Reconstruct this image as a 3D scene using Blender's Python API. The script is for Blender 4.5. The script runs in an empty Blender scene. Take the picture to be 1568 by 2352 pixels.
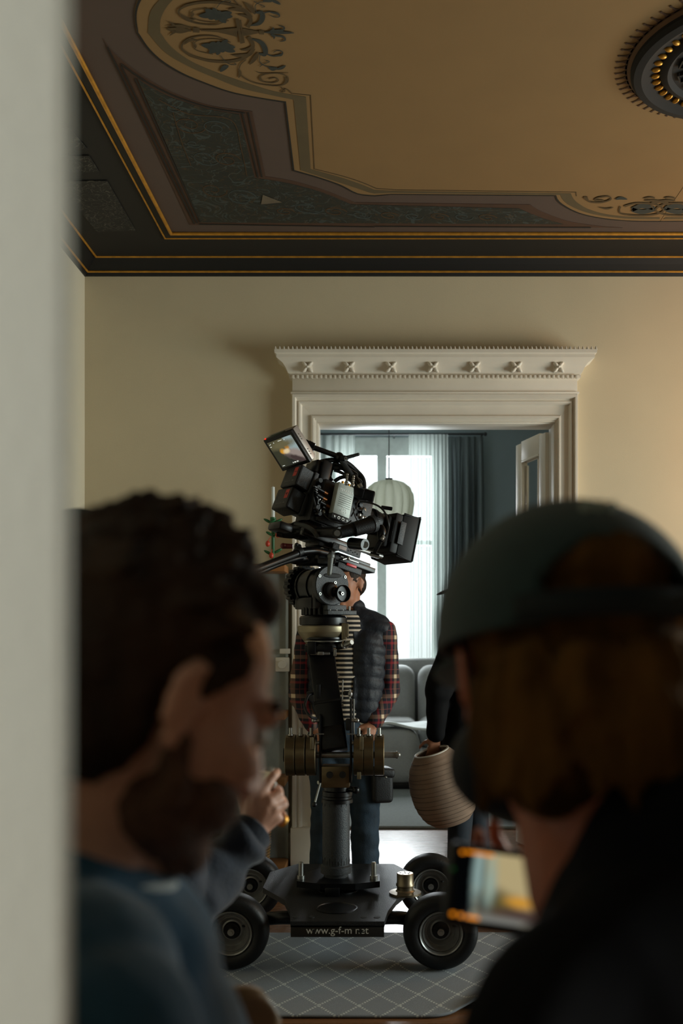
import bpy, bmesh, math, random
from mathutils import Vector, Matrix, Euler, noise

random.seed(7)
PI = math.pi
sc = bpy.context.scene
COL = sc.collection

# ------------------------------------------------------------------ camera
CAM_Z = 1.31
FPX, PX0, PY0 = 35.0 / 36.0 * 2352.0, 870.0, 1460.0
cd = bpy.data.cameras.new('camera')
cam = bpy.data.objects.new('camera', cd)
COL.objects.link(cam)
cam.location = (0, 0, CAM_Z)
cam.rotation_euler = (PI / 2, 0, 0)
cd.sensor_fit = 'VERTICAL'
cd.sensor_width = 24.0
cd.sensor_height = 36.0
cd.lens = 35.0
cd.shift_x = (784.0 - PX0) / 2352.0
cd.shift_y = (PY0 - 1176.0) / 2352.0
cd.clip_start = 0.02
cd.dof.use_dof = True
cd.dof.focus_distance = 4.28
cd.dof.aperture_fstop = 2.8
sc.camera = cam

# ------------------------------------------------------------------ view, world, lights
vs = sc.view_settings
vs.view_transform = 'Standard'
vs.look = 'None'
vs.exposure = 0.0
vs.gamma = 1.0
vs.use_curve_mapping = False
sc.cycles.use_denoising = True
sc.cycles.max_bounces = 10
sc.cycles.diffuse_bounces = 5
sc.cycles.sample_clamp_indirect = 6.0

wd = bpy.data.worlds.new('sky')
sc.world = wd
wd.use_nodes = True
bg = wd.node_tree.nodes['Background']
bg.inputs[0].default_value = (0.90, 0.98, 1.0, 1)
bg.inputs[1].default_value = 1.5


def area(name, loc, aim, sx, sy, power, color):
    l = bpy.data.lights.new(name, 'AREA')
    l.shape = 'RECTANGLE'
    l.size, l.size_y = sx, sy
    l.energy = power
    l.color = color
    o = bpy.data.objects.new(name, l)
    COL.objects.link(o)
    o.location = loc
    o.rotation_euler = (Vector(aim) - Vector(loc)).to_track_quat('-Z', 'Y').to_euler()
    return o


# overcast daylight outside the far window
area('far_daylight', (0.05, 10.75, 2.35), (0.0, 6.0, 0.6), 1.7, 2.4, 400, (0.90, 0.97, 1.0))
# daylight from the windows of the room on the right, out of frame
sd = area('side_daylight', (4.40, 3.8, 1.45), (-1.7, 3.6, 1.2), 2.0, 2.0, 128, (0.84, 0.975, 0.94))
sd.data.spread = math.radians(150)
# warm lamp standing by the back wall on the right, out of frame
wl = bpy.data.lights.new('warm_lamp', 'POINT')
wl.energy = 27
wl.color = (1.0, 0.42, 0.10)
wl.shadow_soft_size = 0.16
wlo = bpy.data.objects.new('warm_lamp', wl)
COL.objects.link(wlo)
wlo.location = (2.8, 4.95, 2.45)
# window of the near room, to the left of the photographer
area('near_daylight', (-2.35, -0.35, 1.75), (-0.3, 0.40, 1.5), 0.8, 1.6, 150, (0.96, 0.99, 0.93))


# ------------------------------------------------------------------ helpers
def W(px, py, d):
    """pixel of the frame at distance d -> a point of the room"""
    return Vector(((px - PX0) * d / FPX, d, CAM_Z + (PY0 - py) * d / FPX))


def lin(c):
    c = c / 255.0
    return c / 12.92 if c <= 0.04045 else ((c + 0.055) / 1.055) ** 2.4


def rgb(r, g, b):
    return (lin(r), lin(g), lin(b), 1)


MATS = {}


def mat(name, col, rough=0.5, metal=0.0, var=0.12, scale=12.0, bump=0.0, bscale=60.0, sheen=0.0, spec=0.5, stretch=None, emit=0.0):
    """procedural principled material: colour broken up by noise, optional bump"""
    if name in MATS:
        return MATS[name]
    m = bpy.data.materials.new(name)
    m.use_nodes = True
    nt = m.node_tree
    b = nt.nodes['Principled BSDF']
    b.inputs['Roughness'].default_value = rough
    b.inputs['Metallic'].default_value = metal
    b.inputs['Specular IOR Level'].default_value = spec
    if sheen:
        b.inputs['Sheen Weight'].default_value = sheen
    c = rgb(*col)
    tc = nt.nodes.new('ShaderNodeTexCoord')
    mp = nt.nodes.new('ShaderNodeMapping')
    nt.links.new(tc.outputs['Object'], mp.inputs['Vector'])
    if stretch:
        mp.inputs['Scale'].default_value = stretch
    nz = nt.nodes.new('ShaderNodeTexNoise')
    nz.inputs['Scale'].default_value = scale
    nz.inputs['Detail'].default_value = 5
    nt.links.new(mp.outputs['Vector'], nz.inputs['Vector'])
    rp = nt.nodes.new('ShaderNodeValToRGB')
    rp.color_ramp.elements[0].position = 0.3
    rp.color_ramp.elements[1].position = 0.7
    rp.color_ramp.elements[0].color = tuple(max(0, x * (1 - var)) for x in c[:3]) + (1,)
    rp.color_ramp.elements[1].color = tuple(min(1, x * (1 + var)) for x in c[:3]) + (1,)
    nt.links.new(nz.outputs['Fac'], rp.inputs['Fac'])
    nt.links.new(rp.outputs['Color'], b.inputs['Base Color'])
    if emit:
        nt.links.new(rp.outputs['Color'], b.inputs['Emission Color'])
        b.inputs['Emission Strength'].default_value = emit
    if bump:
        n2 = nt.nodes.new('ShaderNodeTexNoise')
        n2.inputs['Scale'].default_value = bscale
        n2.inputs['Detail'].default_value = 4
        nt.links.new(mp.outputs['Vector'], n2.inputs['Vector'])
        bp = nt.nodes.new('ShaderNodeBump')
        bp.inputs['Strength'].default_value = bump
        bp.inputs['Distance'].default_value = 0.01
        nt.links.new(n2.outputs['Fac'], bp.inputs['Height'])
        nt.links.new(bp.outputs['Normal'], b.inputs['Normal'])
    MATS[name] = m
    return m


class NG:
    """small node-graph helper for the patterned materials"""

    def __init__(self, name):
        self.m = bpy.data.materials.new(name)
        self.m.use_nodes = True
        self.nt = self.m.node_tree
        self.b = self.nt.nodes['Principled BSDF']
        MATS[name] = self.m

    def n(self, t, **kw):
        x = self.nt.nodes.new(t)
        for k, v in kw.items():
            setattr(x, k, v)
        return x

    def l(self, a, b):
        self.nt.links.new(a, b)

    def math(self, op, a, b=None):
        x = self.n('ShaderNodeMath', operation=op)
        for i, v in enumerate((a, b)):
            if v is None:
                continue
            if isinstance(v, (int, float)):
                x.inputs[i].default_value = v
            else:
                self.l(v, x.inputs[i])
        return x.outputs[0]

    def mix(self, f, a, b):
        x = self.n('ShaderNodeMix', data_type='RGBA')
        for sock, v in ((x.inputs[0], f), (x.inputs[6], a), (x.inputs[7], b)):
            if isinstance(v, (int, float, tuple)):
                sock.default_value = v
            else:
                self.l(v, sock)
        return x.outputs[2]

    def xyz(self):
        tc = self.n('ShaderNodeTexCoord')
        s = self.n('ShaderNodeSeparateXYZ')
        self.l(tc.outputs['Object'], s.inputs[0])
        return s.outputs[0], s.outputs[1], s.outputs[2], tc.outputs['Object']

    def noise(self, vec, scale, detail=4, dist=0.0, stretch=None):
        if stretch:
            mp = self.n('ShaderNodeMapping')
            mp.inputs['Scale'].default_value = stretch
            self.l(vec, mp.inputs['Vector'])
            vec = mp.outputs['Vector']
        x = self.n('ShaderNodeTexNoise')
        x.inputs['Scale'].default_value = scale
        x.inputs['Detail'].default_value = detail
        x.inputs['Distortion'].default_value = dist
        self.l(vec, x.inputs['Vector'])
        return x.outputs['Fac']


class MB:
    """collects shapes into ONE mesh; all coordinates are put through the matrix M"""

    def __init__(self, M=None):
        self.bm = bmesh.new()
        self.M = M or Matrix.Identity(4)

    def _fin(self, verts, mt=None):
        m = self.M @ mt if mt is not None else self.M
        for v in verts:
            v.co = m @ v.co

    def box(self, c, s, rot=None, bev=0.0, seg=2):
        r = bmesh.ops.create_cube(self.bm, size=1.0)
        vs_ = r['verts']
        for v in vs_:
            v.co = Vector((v.co.x * s[0], v.co.y * s[1], v.co.z * s[2]))
        if bev > 0:
            es = list({e for v in vs_ for e in v.link_edges})
            rb = bmesh.ops.bevel(self.bm, geom=es, offset=min(bev, min(s) * 0.49), segments=seg, affect='EDGES', profile=0.5)
            vs_ = rb['verts']
        mt = Matrix.Translation(c)
        if rot is not None:
            mt = mt @ (rot.to_4x4() if isinstance(rot, Matrix) else Euler(rot).to_matrix().to_4x4())
        self._fin(vs_, mt)
        return self

    def cyl(self, a, b, r0, r1=None, seg=24):
        a, b = Vector(a), Vector(b)
        r1 = r0 if r1 is None else r1
        L = (b - a).length
        if L < 1e-6:
            return self
        r = bmesh.ops.create_cone(self.bm, cap_ends=True, segments=seg, radius1=r0, radius2=r1, depth=L)
        q = (b - a).to_track_quat('Z', 'Y').to_matrix().to_4x4()
        self._fin(r['verts'], Matrix.Translation((a + b) / 2) @ q)
        return self

    def sph(self, c, r, seg=20, rot=None):
        rr = (r, r, r) if isinstance(r, (int, float)) else r
        x = bmesh.ops.create_uvsphere(self.bm, u_segments=seg, v_segments=max(8, seg * 2 // 3), radius=1.0)
        mt = Matrix.Translation(c)
        if rot is not None:
            mt = mt @ (rot.to_4x4() if isinstance(rot, Matrix) else Euler(rot).to_matrix().to_4x4())
        mt = mt @ Matrix.Diagonal((rr[0], rr[1], rr[2], 1))
        self._fin(x['verts'], mt)
        return self

    def lathe(self, prof, seg=40, at=None, axis=(0, 0, 1), close=True):
        """profile of (radius, height) turned round an axis"""
        rings = []
        for r, h in prof:
            if r < 1e-5:
                rings.append([self.bm.verts.new((0, 0, h))])
            else:
                rings.append([self.bm.verts.new((r * math.cos(2 * PI * k / seg), r * math.sin(2 * PI * k / seg), h)) for k in range(seg)])
        for i in range(len(rings) - 1):
            A, B = rings[i], rings[i + 1]
            for k in range(seg):
                k2 = (k + 1) % seg
                if len(A) == 1 and len(B) == 1:
                    continue
                if len(A) == 1:
                    self.bm.faces.new((A[0], B[k2], B[k]))
                elif len(B) == 1:
                    self.bm.faces.new((A[k], A[k2], B[0]))
                else:
                    self.bm.faces.new((A[k], A[k2], B[k2], B[k]))
        if close:
            if len(rings[0]) > 1:
                self.bm.faces.new(list(reversed(rings[0])))
            if len(rings[-1]) > 1:
                self.bm.faces.new(rings[-1])
        q = Vector(axis).to_track_quat('Z', 'Y').to_matrix().to_4x4()
        self._fin([v for r_ in rings for v in r_], Matrix.Translation(at or (0, 0, 0)) @ q)
        return self

    def tube(self, pts, r, seg=10, smooth=3):
        pts = [Vector(p) for p in pts]
        if smooth > 1 and len(pts) > 2:
            out = []
            n = len(pts)
            for i in range(n - 1):
                p0, p1, p2, p3 = pts[max(i - 1, 0)], pts[i], pts[i + 1], pts[min(i + 2, n - 1)]
                for k in range(smooth):
                    t = k / smooth
                    out.append(0.5 * ((2 * p1) + (p2 - p0) * t + (2 * p0 - 5 * p1 + 4 * p2 - p3) * t * t + (3 * p1 - p0 - 3 * p2 + p3) * t ** 3))
            pts = out + [pts[-1]]
        n = len(pts)
        rad = (lambda i: r) if isinstance(r, (int, float)) else (lambda i: r[0] + (r[1] - r[0]) * i / (n - 1))
        rings = []
        ref = Vector((0.13, 0.31, 0.94)).normalized()
        for i, p in enumerate(pts):
            t = (pts[min(i + 1, n - 1)] - pts[max(i - 1, 0)]).normalized()
            x = t.cross(ref)
            if x.length < 1e-3:
                x = t.cross(Vector((1, 0, 0)))
            x.normalize()
            y = t.cross(x).normalized()
            ref = x.cross(t).normalized() if abs(ref.dot(t)) > 0.95 else ref
            rings.append([self.bm.verts.new(p + (x * math.cos(2 * PI * k / seg) + y * math.sin(2 * PI * k / seg)) * rad(i)) for k in range(seg)])
        for i in range(n - 1):
            for k in range(seg):
                k2 = (k + 1) % seg
                self.bm.faces.new((rings[i][k], rings[i][k2], rings[i + 1][k2], rings[i + 1][k]))
        self.bm.faces.new(list(reversed(rings[0])))
        self.bm.faces.new(rings[-1])
        self._fin([v for r_ in rings for v in r_])
        return self

    def prism(self, poly, h, at=None, mt=None):
        """outline in the xy plane given depth h along z"""
        n = len(poly)
        lo = [self.bm.verts.new((p[0], p[1], 0)) for p in poly]
        hi = [self.bm.verts.new((p[0], p[1], h)) for p in poly]
        self.bm.faces.new(list(reversed(lo)))
        self.bm.faces.new(hi)
        for i in range(n):
            j = (i + 1) % n
            self.bm.faces.new((lo[i], lo[j], hi[j], hi[i]))
        m = Matrix.Translation(at or (0, 0, 0))
        if mt is not None:
            m = m @ mt
        self._fin(lo + hi, m)
        return self

    def slab(self, pts, thick):
        """flat outline of 3-D points given a thickness vector"""
        t = Vector(thick)
        lo = [self.bm.verts.new(Vector(p)) for p in pts]
        hi = [self.bm.verts.new(Vector(p) + t) for p in pts]
        n = len(pts)
        self.bm.faces.new(list(reversed(lo)))
        self.bm.faces.new(hi)
        for i in range(n):
            j = (i + 1) % n
            self.bm.faces.new((lo[i], lo[j], hi[j], hi[i]))
        self._fin(lo + hi)
        return self

    def band(self, A, B, thick):
        """strip between two point rows, given a thickness vector"""
        t = Vector(thick)
        r = [[self.bm.verts.new(Vector(p) + o) for p in P] for P in (A, B) for o in (Vector((0, 0, 0)), t)]
        a0, a1, b0, b1 = r
        n = len(A)
        for i in range(n - 1):
            self.bm.faces.new((a0[i], a0[i + 1], b0[i + 1], b0[i]))
            self.bm.faces.new((a1[i], b1[i], b1[i + 1], a1[i + 1]))
            self.bm.faces.new((a0[i], a1[i], a1[i + 1], a0[i + 1]))
            self.bm.faces.new((b0[i], b0[i + 1], b1[i + 1], b1[i]))
        for i in (0, n - 1):
            self.bm.faces.new((a0[i], b0[i], b1[i], a1[i]))
        self._fin([v for q in r for v in q])
        return self

    def grid(self, fn, nu, nv):
        vv = [[self.bm.verts.new(Vector(fn(i / nu, j / nv))) for j in range(nv + 1)] for i in range(nu + 1)]
        for i in range(nu):
            for j in range(nv):
                self.bm.faces.new((vv[i][j], vv[i + 1][j], vv[i + 1][j + 1], vv[i][j + 1]))
        self._fin([v for r in vv for v in r])
        return self

    def each(self, name, m, parent=None, smooth=True, ang=35):
        """one object for every separate piece"""
        bm = self.bm
        seen, out = set(), []
        bm.verts.ensure_lookup_table()
        for v in bm.verts:
            if v in seen:
                continue
            stack, comp = [v], []
            seen.add(v)
            while stack:
                w = stack.pop()
                comp.append(w)
                for e in w.link_edges:
                    o = e.other_vert(w)
                    if o not in seen:
                        seen.add(o)
                        stack.append(o)
            p = MB()
            mp = {w: p.bm.verts.new(w.co) for w in comp}
            for f in {f for w in comp for f in w.link_faces}:
                p.bm.faces.new([mp[w] for w in f.verts])
            out.append(p.build(name, m, parent, smooth, ang))
        bm.free()
        return out

    def build(self, name, m, parent=None, smooth=True, ang=35, solid=0.0):
        bmesh.ops.recalc_face_normals(self.bm, faces=self.bm.faces)
        me = bpy.data.meshes.new(name)
        off = world_loc(parent)
        for v in self.bm.verts:
            v.co -= off
        self.bm.to_mesh(me)
        self.bm.free()
        return link(name, me, m, parent, smooth, ang, solid)


def world_loc(o):
    v = Vector((0, 0, 0))
    while o is not None:
        v += o.location
        o = o.parent
    return v


def link(name, me, m, parent=None, smooth=True, ang=35, solid=0.0):
    o = bpy.data.objects.new(name, me)
    COL.objects.link(o)
    if parent is not None:
        o.parent = parent
    for x in (m if isinstance(m, (list, tuple)) else [m]):
        me.materials.append(x)
    if smooth:
        for p in me.polygons:
            p.use_smooth = True
        if ang < 180:
            me.set_sharp_from_angle(angle=math.radians(ang))
    if solid:
        md = o.modifiers.new('thickness', 'SOLIDIFY')
        md.thickness = solid
        md.offset = 0
    return o


def tag(o, label, cat, group=None, kind=None):
    o['label'] = label
    o['category'] = cat
    if group:
        o['group'] = group
    if kind:
        o['kind'] = kind
    return o


def thing(name, loc, label, cat, group=None):
    o = bpy.data.objects.new(name, None)
    o.empty_display_size = 0.1
    COL.objects.link(o)
    o.location = loc
    return tag(o, label, cat, group)


def struct(o, label=None):
    o['kind'] = 'structure'
    if label:
        o['label'] = label
    return o


def dup(root, loc, label):
    r = root.copy()
    COL.objects.link(r)
    r.location = loc
    r['label'] = label
    for ch in list(root.children):
        c = ch.copy()
        COL.objects.link(c)
        c.parent = r
        for g in list(ch.children):
            d = g.copy()
            COL.objects.link(d)
            d.parent = c
    return r


def text_mesh(name, body, size, M, m, parent, depth=0.0006):
    """flat lettering, baseline along M's x, facing M's z"""
    cu = bpy.data.curves.new(name, 'FONT')
    cu.body = body
    cu.size = size
    cu.extrude = depth
    cu.align_x = 'CENTER'
    cu.align_y = 'CENTER'
    t = bpy.data.objects.new(name + '_tmp', cu)
    COL.objects.link(t)
    dg = bpy.context.evaluated_depsgraph_get()
    me = bpy.data.meshes.new_from_object(t.evaluated_get(dg))
    bpy.data.objects.remove(t)
    off = world_loc(parent)
    me.transform(Matrix.Translation(-off) @ M)
    me.materials.clear()
    return link(name, me, m, parent, False)


def frame(o, x, y, z):
    m = Matrix((x, y, z)).transposed().to_4x4()
    m.translation = o
    return m


# ---- continuous organic surfaces -------------------------------------------------
def blob(prims, voxel, smooth=6, disp=None):
    """union of tapered capsules ('c') and ellipsoids ('e') as one continuous skin"""
    bm = bmesh.new()
    for p in prims:
        if p[0] == 'e':
            _, c, r, R = p
            x = bmesh.ops.create_icosphere(bm, subdivisions=3, radius=1.0)
            m = Matrix.Translation(c) @ (R.to_4x4() if R is not None else Matrix.Identity(4)) @ Matrix.Diagonal((r[0], r[1], r[2], 1))
            for v in x['verts']:
                v.co = m @ v.co
        else:
            _, a, b, r0, r1 = p
            a, b = Vector(a), Vector(b)
            L = (b - a).length
            sn = max(-.95, min(.95, (r0 - r1) / L)) if L > 1e-6 else 0.0
            t0 = math.asin(sn)
            prof = [(r0 * math.cos(t), r0 * math.sin(t)) for t in [-PI / 2 + (t0 + PI / 2) * k / 6 for k in range(7)]]
            prof += [(r1 * math.cos(t), L + r1 * math.sin(t)) for t in [t0 + (PI / 2 - t0) * k / 6 for k in range(7)]]
            q = (b - a).to_track_quat('Z', 'Y').to_matrix() if L > 1e-6 else Matrix.Identity(3)
            rings = []
            for r_, h_ in prof:
                if r_ < 1e-5 * 1 or r_ < r0 * 1e-3:
                    rings.append([bm.verts.new(a + q @ Vector((0, 0, h_)))])
                else:
                    rings.append([bm.verts.new(a + q @ Vector((r_ * math.cos(2 * PI * k / 16), r_ * math.sin(2 * PI * k / 16), h_))) for k in range(16)])
            for i in range(len(rings) - 1):
                A_, B_ = rings[i], rings[i + 1]
                for k in range(16):
                    k2 = (k + 1) % 16
                    if len(A_) == 1:
                        bm.faces.new((A_[0], B_[k2], B_[k]))
                    elif len(B_) == 1:
                        bm.faces.new((A_[k], A_[k2], B_[0]))
                    else:
                        bm.faces.new((A_[k], A_[k2], B_[k2], B_[k]))
    loose = [v for v in bm.verts if not v.link_faces]
    bmesh.ops.delete(bm, geom=loose, context='VERTS')
    bmesh.ops.recalc_face_normals(bm, faces=bm.faces)
    me = bpy.data.meshes.new('tmp_blob')
    bm.to_mesh(me)
    bm.free()
    o = bpy.data.objects.new('tmp_blob', me)
    COL.objects.link(o)
    r = o.modifiers.new('r', 'REMESH')
    r.mode = 'VOXEL'
    r.voxel_size = voxel
    if smooth:
        s = o.modifiers.new('s', 'SMOOTH')
        s.iterations = smooth
        s.factor = 0.5
    dg = bpy.context.evaluated_depsgraph_get()
    out = bpy.data.meshes.new_from_object(o.evaluated_get(dg))
    bpy.data.objects.remove(o)
    bpy.data.meshes.remove(me)
    if disp:
        ns = [v.normal.copy() for v in out.vertices]
        for v, n_ in zip(out.vertices, ns):
            v.co = v.co + n_ * disp(v.co, n_)
    return out


def put(name, me, m, parent, smooth=True):
    me.transform(Matrix.Translation(-world_loc(parent)))
    me.materials.clear()
    return link(name, me, m, parent, smooth, 180)


def xform(prims, M, s=1.0):
    R = M.to_3x3()
    out = []
    for p in prims:
        if p[0] == 'e':
            rr = p[3] if p[3] is not None else Matrix.Identity(3)
            out.append(('e', M @ (Vector(p[1]) * s), tuple(k * s for k in p[2]), R @ rr))
        else:
            out.append(('c', M @ (Vector(p[1]) * s), M @ (Vector(p[2]) * s), p[3] * s, p[4] * s))
    return out


def fat(prims, d):
    return [('e', p[1], tuple(k + d for k in p[2]), p[3]) if p[0] == 'e' else ('c', p[1], p[2], p[3] + d, p[4] + d) for p in prims]


def head_frame(o, yaw, pitch, roll=0.0):
    """x forward, y left, z up; yaw turns from +Y towards +X, pitch bows the head"""
    f = Vector((math.sin(yaw), math.cos(yaw), 0))
    l = Vector((-math.cos(yaw), math.sin(yaw), 0))
    u = Vector((0, 0, 1))
    f2 = f * math.cos(pitch) - u * math.sin(pitch)
    u2 = u * math.cos(pitch) + f * math.sin(pitch)
    l2 = l * math.cos(roll) + u2 * math.sin(roll)
    u3 = u2 * math.cos(roll) - l * math.sin(roll)
    return frame(Vector(o), f2, l2, u3)


HEAD = [
    ('e', (-.010, 0, .042), (.098, .077, .083), None),
    ('e', (.034, 0, -.012), (.062, .064, .088), None),
    ('e', (.030, 0, -.062), (.056, .056, .044), None),
    ('e', (.074, 0, -.094), (.021, .026, .017), None),
    ('c', (.093, 0, .020), (.114, 0, -.026), .007, .0125),
    ('e', (.101, .013, -.031), (.012, .009, .008), None),
    ('e', (.101, -.013, -.031), (.012, .009, .008), None),
    ('c', (.083, -.036, .030), (.083, .036, .030), .013, .013),
    ('e', (.066, .040, -.018), (.026, .022, .022), None),
    ('e', (.066, -.040, -.018), (.026, .022, .022), None),
    ('e', (.092, 0, -.059), (.011, .024, .006), None),
    ('e', (.090, 0, -.069), (.011, .021, .006), None),
]
for s_ in (1, -1):
    R_ = Euler((0, math.radians(-12), s_ * math.radians(-24))).to_matrix()
    HEAD += [('e', (-.008, s_ * .080, .004), (.019, .006, .032), R_), ('e', (-.006, s_ * .079, -.022), (.010, .006, .014), R_),
             ('c', (-.022, s_ * .088, .018), (-.020, s_ * .087, -.012), .0055, .005), ('c', (-.022, s_ * .088, .018), (-.004, s_ * .085, .033), .0055, .005)]


def hand(wr, fd, pn, side, curl, spread=0.10, s=1.0, thumb=None):
    """five-fingered hand: wrist wr, finger direction fd, palm faces pn; side +1 puts the thumb on fd x pn"""
    fd = Vector(fd).normalized()
    pn = Vector(pn)
    pn = (pn - fd * pn.dot(fd)).normalized()
    sd = fd.cross(pn).normalized() * side
    wr = Vector(wr)
    out = []
    for k in (-1, 0, 1):
        out.append(('c', wr + sd * k * .014 * s, wr + fd * .082 * s + sd * k * .026 * s, .016 * s, .0135 * s))
    lens = [(.044, .027, .021), (.049, .031, .022), (.045, .029, .021), (.034, .021, .018)]
    for i in range(4):
        off = (1.5 - i)
        base = wr + fd * (.086 - .004 * abs(off - .5)) * s + sd * off * .0205 * s
        d = (fd + sd * off * spread).normalized()
        a = base
        ang = 0
        cs = curl[i] if isinstance(curl[0], (tuple, list)) else curl
        out.append(('c', wr + fd * .03 * s + sd * off * .012 * s, base, .0125 * s, .0105 * s))
        for j in range(3):
            ang += cs[j]
            v = d * math.cos(ang) + pn * math.sin(ang)
            b = a + v * lens[i][j] * s
            out.append(('c', a, b, (.0098 - .0008 * j) * s, (.009 - .0009 * j) * s))
            a = b
    t0 = wr + fd * .022 * s + sd * .022 * s
    th = thumb or ((0.55, 0.75, 0.35), (0.8, 0.45, 0.5), (0.9, 0.1, 0.6))
    a = t0
    for j, L in enumerate((.044, .034, .027)):
        v = (fd * th[j][0] + sd * th[j][1] + pn * th[j][2]).normalized()
        b = a + v * L * s
        out.append(('c', a, b, (.015 - .002 * j) * s, (.012 - .0017 * j) * s))
        a = b
    return out


# ------------------------------------------------------------------ materials
M_black = mat('black_anodised_metal', (4, 5, 8), .34, .1, .15, 30, spec=.4)
M_blackm = mat('black_matt_plastic', (5, 6, 9), .48, 0, .2, 40, .15, 200, spec=.4)
M_dgrey = mat('dark_grey_painted_metal', (48, 51, 54), .5, .2, .12, 80, .25, 260)
M_grey = mat('grey_cast_metal', (112, 116, 114), .5, .4, .08, 60, .1, 300)
M_steel = mat('brushed_steel', (158, 158, 154), .36, .9, .08, 40)
M_darksteel = mat('dark_steel', (150, 150, 148), .36, .6, .12, 40)
M_bronze = mat('bronzed_steel', (112, 98, 74), .36, .85, .16, 6, 0, 60, stretch=(1, 8, 8))
M_champ = mat('champagne_anodised_metal', (140, 130, 106), .42, .75, .06, 30)
M_rubber = mat('black_rubber', (6, 7, 9), .52, 0, .15, 25, .1, 120, spec=.4)
M_red = mat('red_label', (168, 46, 36), .6, 0, .06)
M_redm = mat('red_metal', (200, 22, 26), .4, 0, .05)
M_ink = mat('black_ink', (10, 10, 10), .7)
M_white_ink = mat('white_ink', (215, 215, 210), .6)
M_faint_ink = mat('faint_grey_ink', (95, 95, 92), .6)
M_gold = mat('gilding', (206, 148, 56), .42, .6, .2, 25)
M_paint_white = mat('white_gloss_paint', (226, 218, 204), .42, 0, .03, 8, .03, 120)
M_wall = mat('warm_beige_plaster', (208, 194, 164), .85, 0, .025, 3, .06, 160)
M_wallside = mat('pale_plaster', (214, 204, 180), .85, 0, .025, 3, .06, 160)
M_near = mat('pale_grey_paint', (214, 214, 202), .6, 0, .02, 3, .04, 160)
M_farwall = mat('grey_blue_plaster', (132, 146, 150), .85, 0, .03, 3)
M_skin = mat('skin', (212, 160, 136), .5, 0, .08, 40, .05, 300, spec=.4)
M_skin3 = mat('tanned_skin', (168, 114, 86), .5, 0, .08, 40, .05, 300, spec=.4)
M_skin2 = mat('ruddy_skin', (190, 112, 80), .5, 0, .1, 40, .05, 300, spec=.4)
M_darkhair = mat('dark_brown_hair', (46, 31, 20), .6, 0, .6, 26, .5, 60, spec=.2, stretch=(1, 1, .25))
M_brownhair = mat('golden_brown_hair', (92, 64, 30), .85, 0, .6, 22, .5, 60, spec=.05, stretch=(1.6, 1.6, .3))
M_beard = mat('short_beard', (98, 68, 52), .85, 0, .35, 90, .5, 200)
M_teal = mat('teal_blue_fleece', (40, 82, 108), .9, 0, .16, 30, .2, 120, sheen=.3)
M_navy = mat('navy_jersey', (14, 26, 44), .85, 0, .2, 40, .2, 160, sheen=.25)
M_jacket = mat('black_jacket', (6, 6, 8), .85, 0, .2, 20, spec=.2)
M_capgreen = mat('dark_green_cap_cotton', (28, 52, 49), .85, 0, .14, 60, .3, 400, sheen=.2)
M_strap = mat('black_green_webbing', (16, 26, 26), .8)
M_jean = mat('blue_denim', (26, 44, 58), .8, 0, .3, 14, .2, 200)
M_darkjean = mat('dark_denim', (24, 34, 44), .8, 0, .25, 14)
M_shoe = mat('black_shoe', (14, 14, 15), .5)
M_oak = mat('oak_board', (140, 92, 48), .5, 0, .22, 9, .1, 60, stretch=(.4, 6, 6))
M_brownwood = mat('brown_lacquered_wood', (112, 84, 52), .45, 0, .12, 9, stretch=(.4, 4, 4))
M_sofa = mat('grey_sofa_cloth', (158, 160, 158), .9, 0, .06, 60, .25, 300, sheen=.3)
M_rugfar = mat('pale_grey_flat_rug', (140, 146, 144), .9, 0, .08, 60, .3, 300)
M_linen = mat('white_linen', (222, 228, 226), .8, 0, .03)
M_leaf = mat('green_enamel', (30, 92, 50), .45, 0, .1)
M_berry = mat('red_enamel', (190, 62, 40), .4, 0, .1)
M_wicker = mat('woven_wicker', (150, 112, 66), .7, 0, .35, 70, .6, 120)
M_bag = mat('black_nylon', (6, 7, 9), .6, 0, .1, 40, .2, 200)
M_glass = None
g = NG('clear_glass')
g.b.inputs['Transmission Weight'].default_value = 1.0
g.b.inputs['Roughness'].default_value = 0.02
g.b.inputs['IOR'].default_value = 1.45
M_glass = g.m
# thin window glass: mostly clear, a little reflective
g = NG('window_glass')
tr = g.n('ShaderNodeBsdfTransparent')
gl = g.n('ShaderNodeBsdfGlossy')
gl.inputs['Roughness'].default_value = .03
mx = g.n('ShaderNodeMixShader')
mx.inputs[0].default_value = .08
g.l(tr.outputs[0], mx.inputs[1])
g.l(gl.outputs[0], mx.inputs[2])
g.l(mx.outputs[0], g.nt.nodes['Material Output'].inputs[0])
M_pane = g.m


def cloth_through(name, col, seethrough, trans):
    g = NG(name)
    c = rgb(*col)
    x, y, z, v = g.xyz()
    f = g.noise(v, 220, 2)
    cc = g.mix(f, tuple(k * .85 for k in c[:3]) + (1,), c)
    d = g.n('ShaderNodeBsdfDiffuse')
    t = g.n('ShaderNodeBsdfTranslucent')
    tr = g.n('ShaderNodeBsdfTransparent')
    g.l(cc, d.inputs[0])
    g.l(cc, t.inputs[0])
    m1 = g.n('ShaderNodeMixShader')
    m1.inputs[0].default_value = trans
    g.l(d.outputs[0], m1.inputs[1])
    g.l(t.outputs[0], m1.inputs[2])
    m2 = g.n('ShaderNodeMixShader')
    m2.inputs[0].default_value = seethrough
    g.l(m1.outputs[0], m2.inputs[1])
    g.l(tr.outputs[0], m2.inputs[2])
    g.l(m2.outputs[0], g.nt.nodes['Material Output'].inputs[0])
    return g.m


M_sheer = cloth_through('sheer_voile', (160, 168, 163), .36, .42)
M_drape = cloth_through('grey_drape', (118, 128, 130), .02, .18)
M_shade = cloth_through('pale_lamp_paper', (226, 228, 214), .10, .6)

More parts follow.
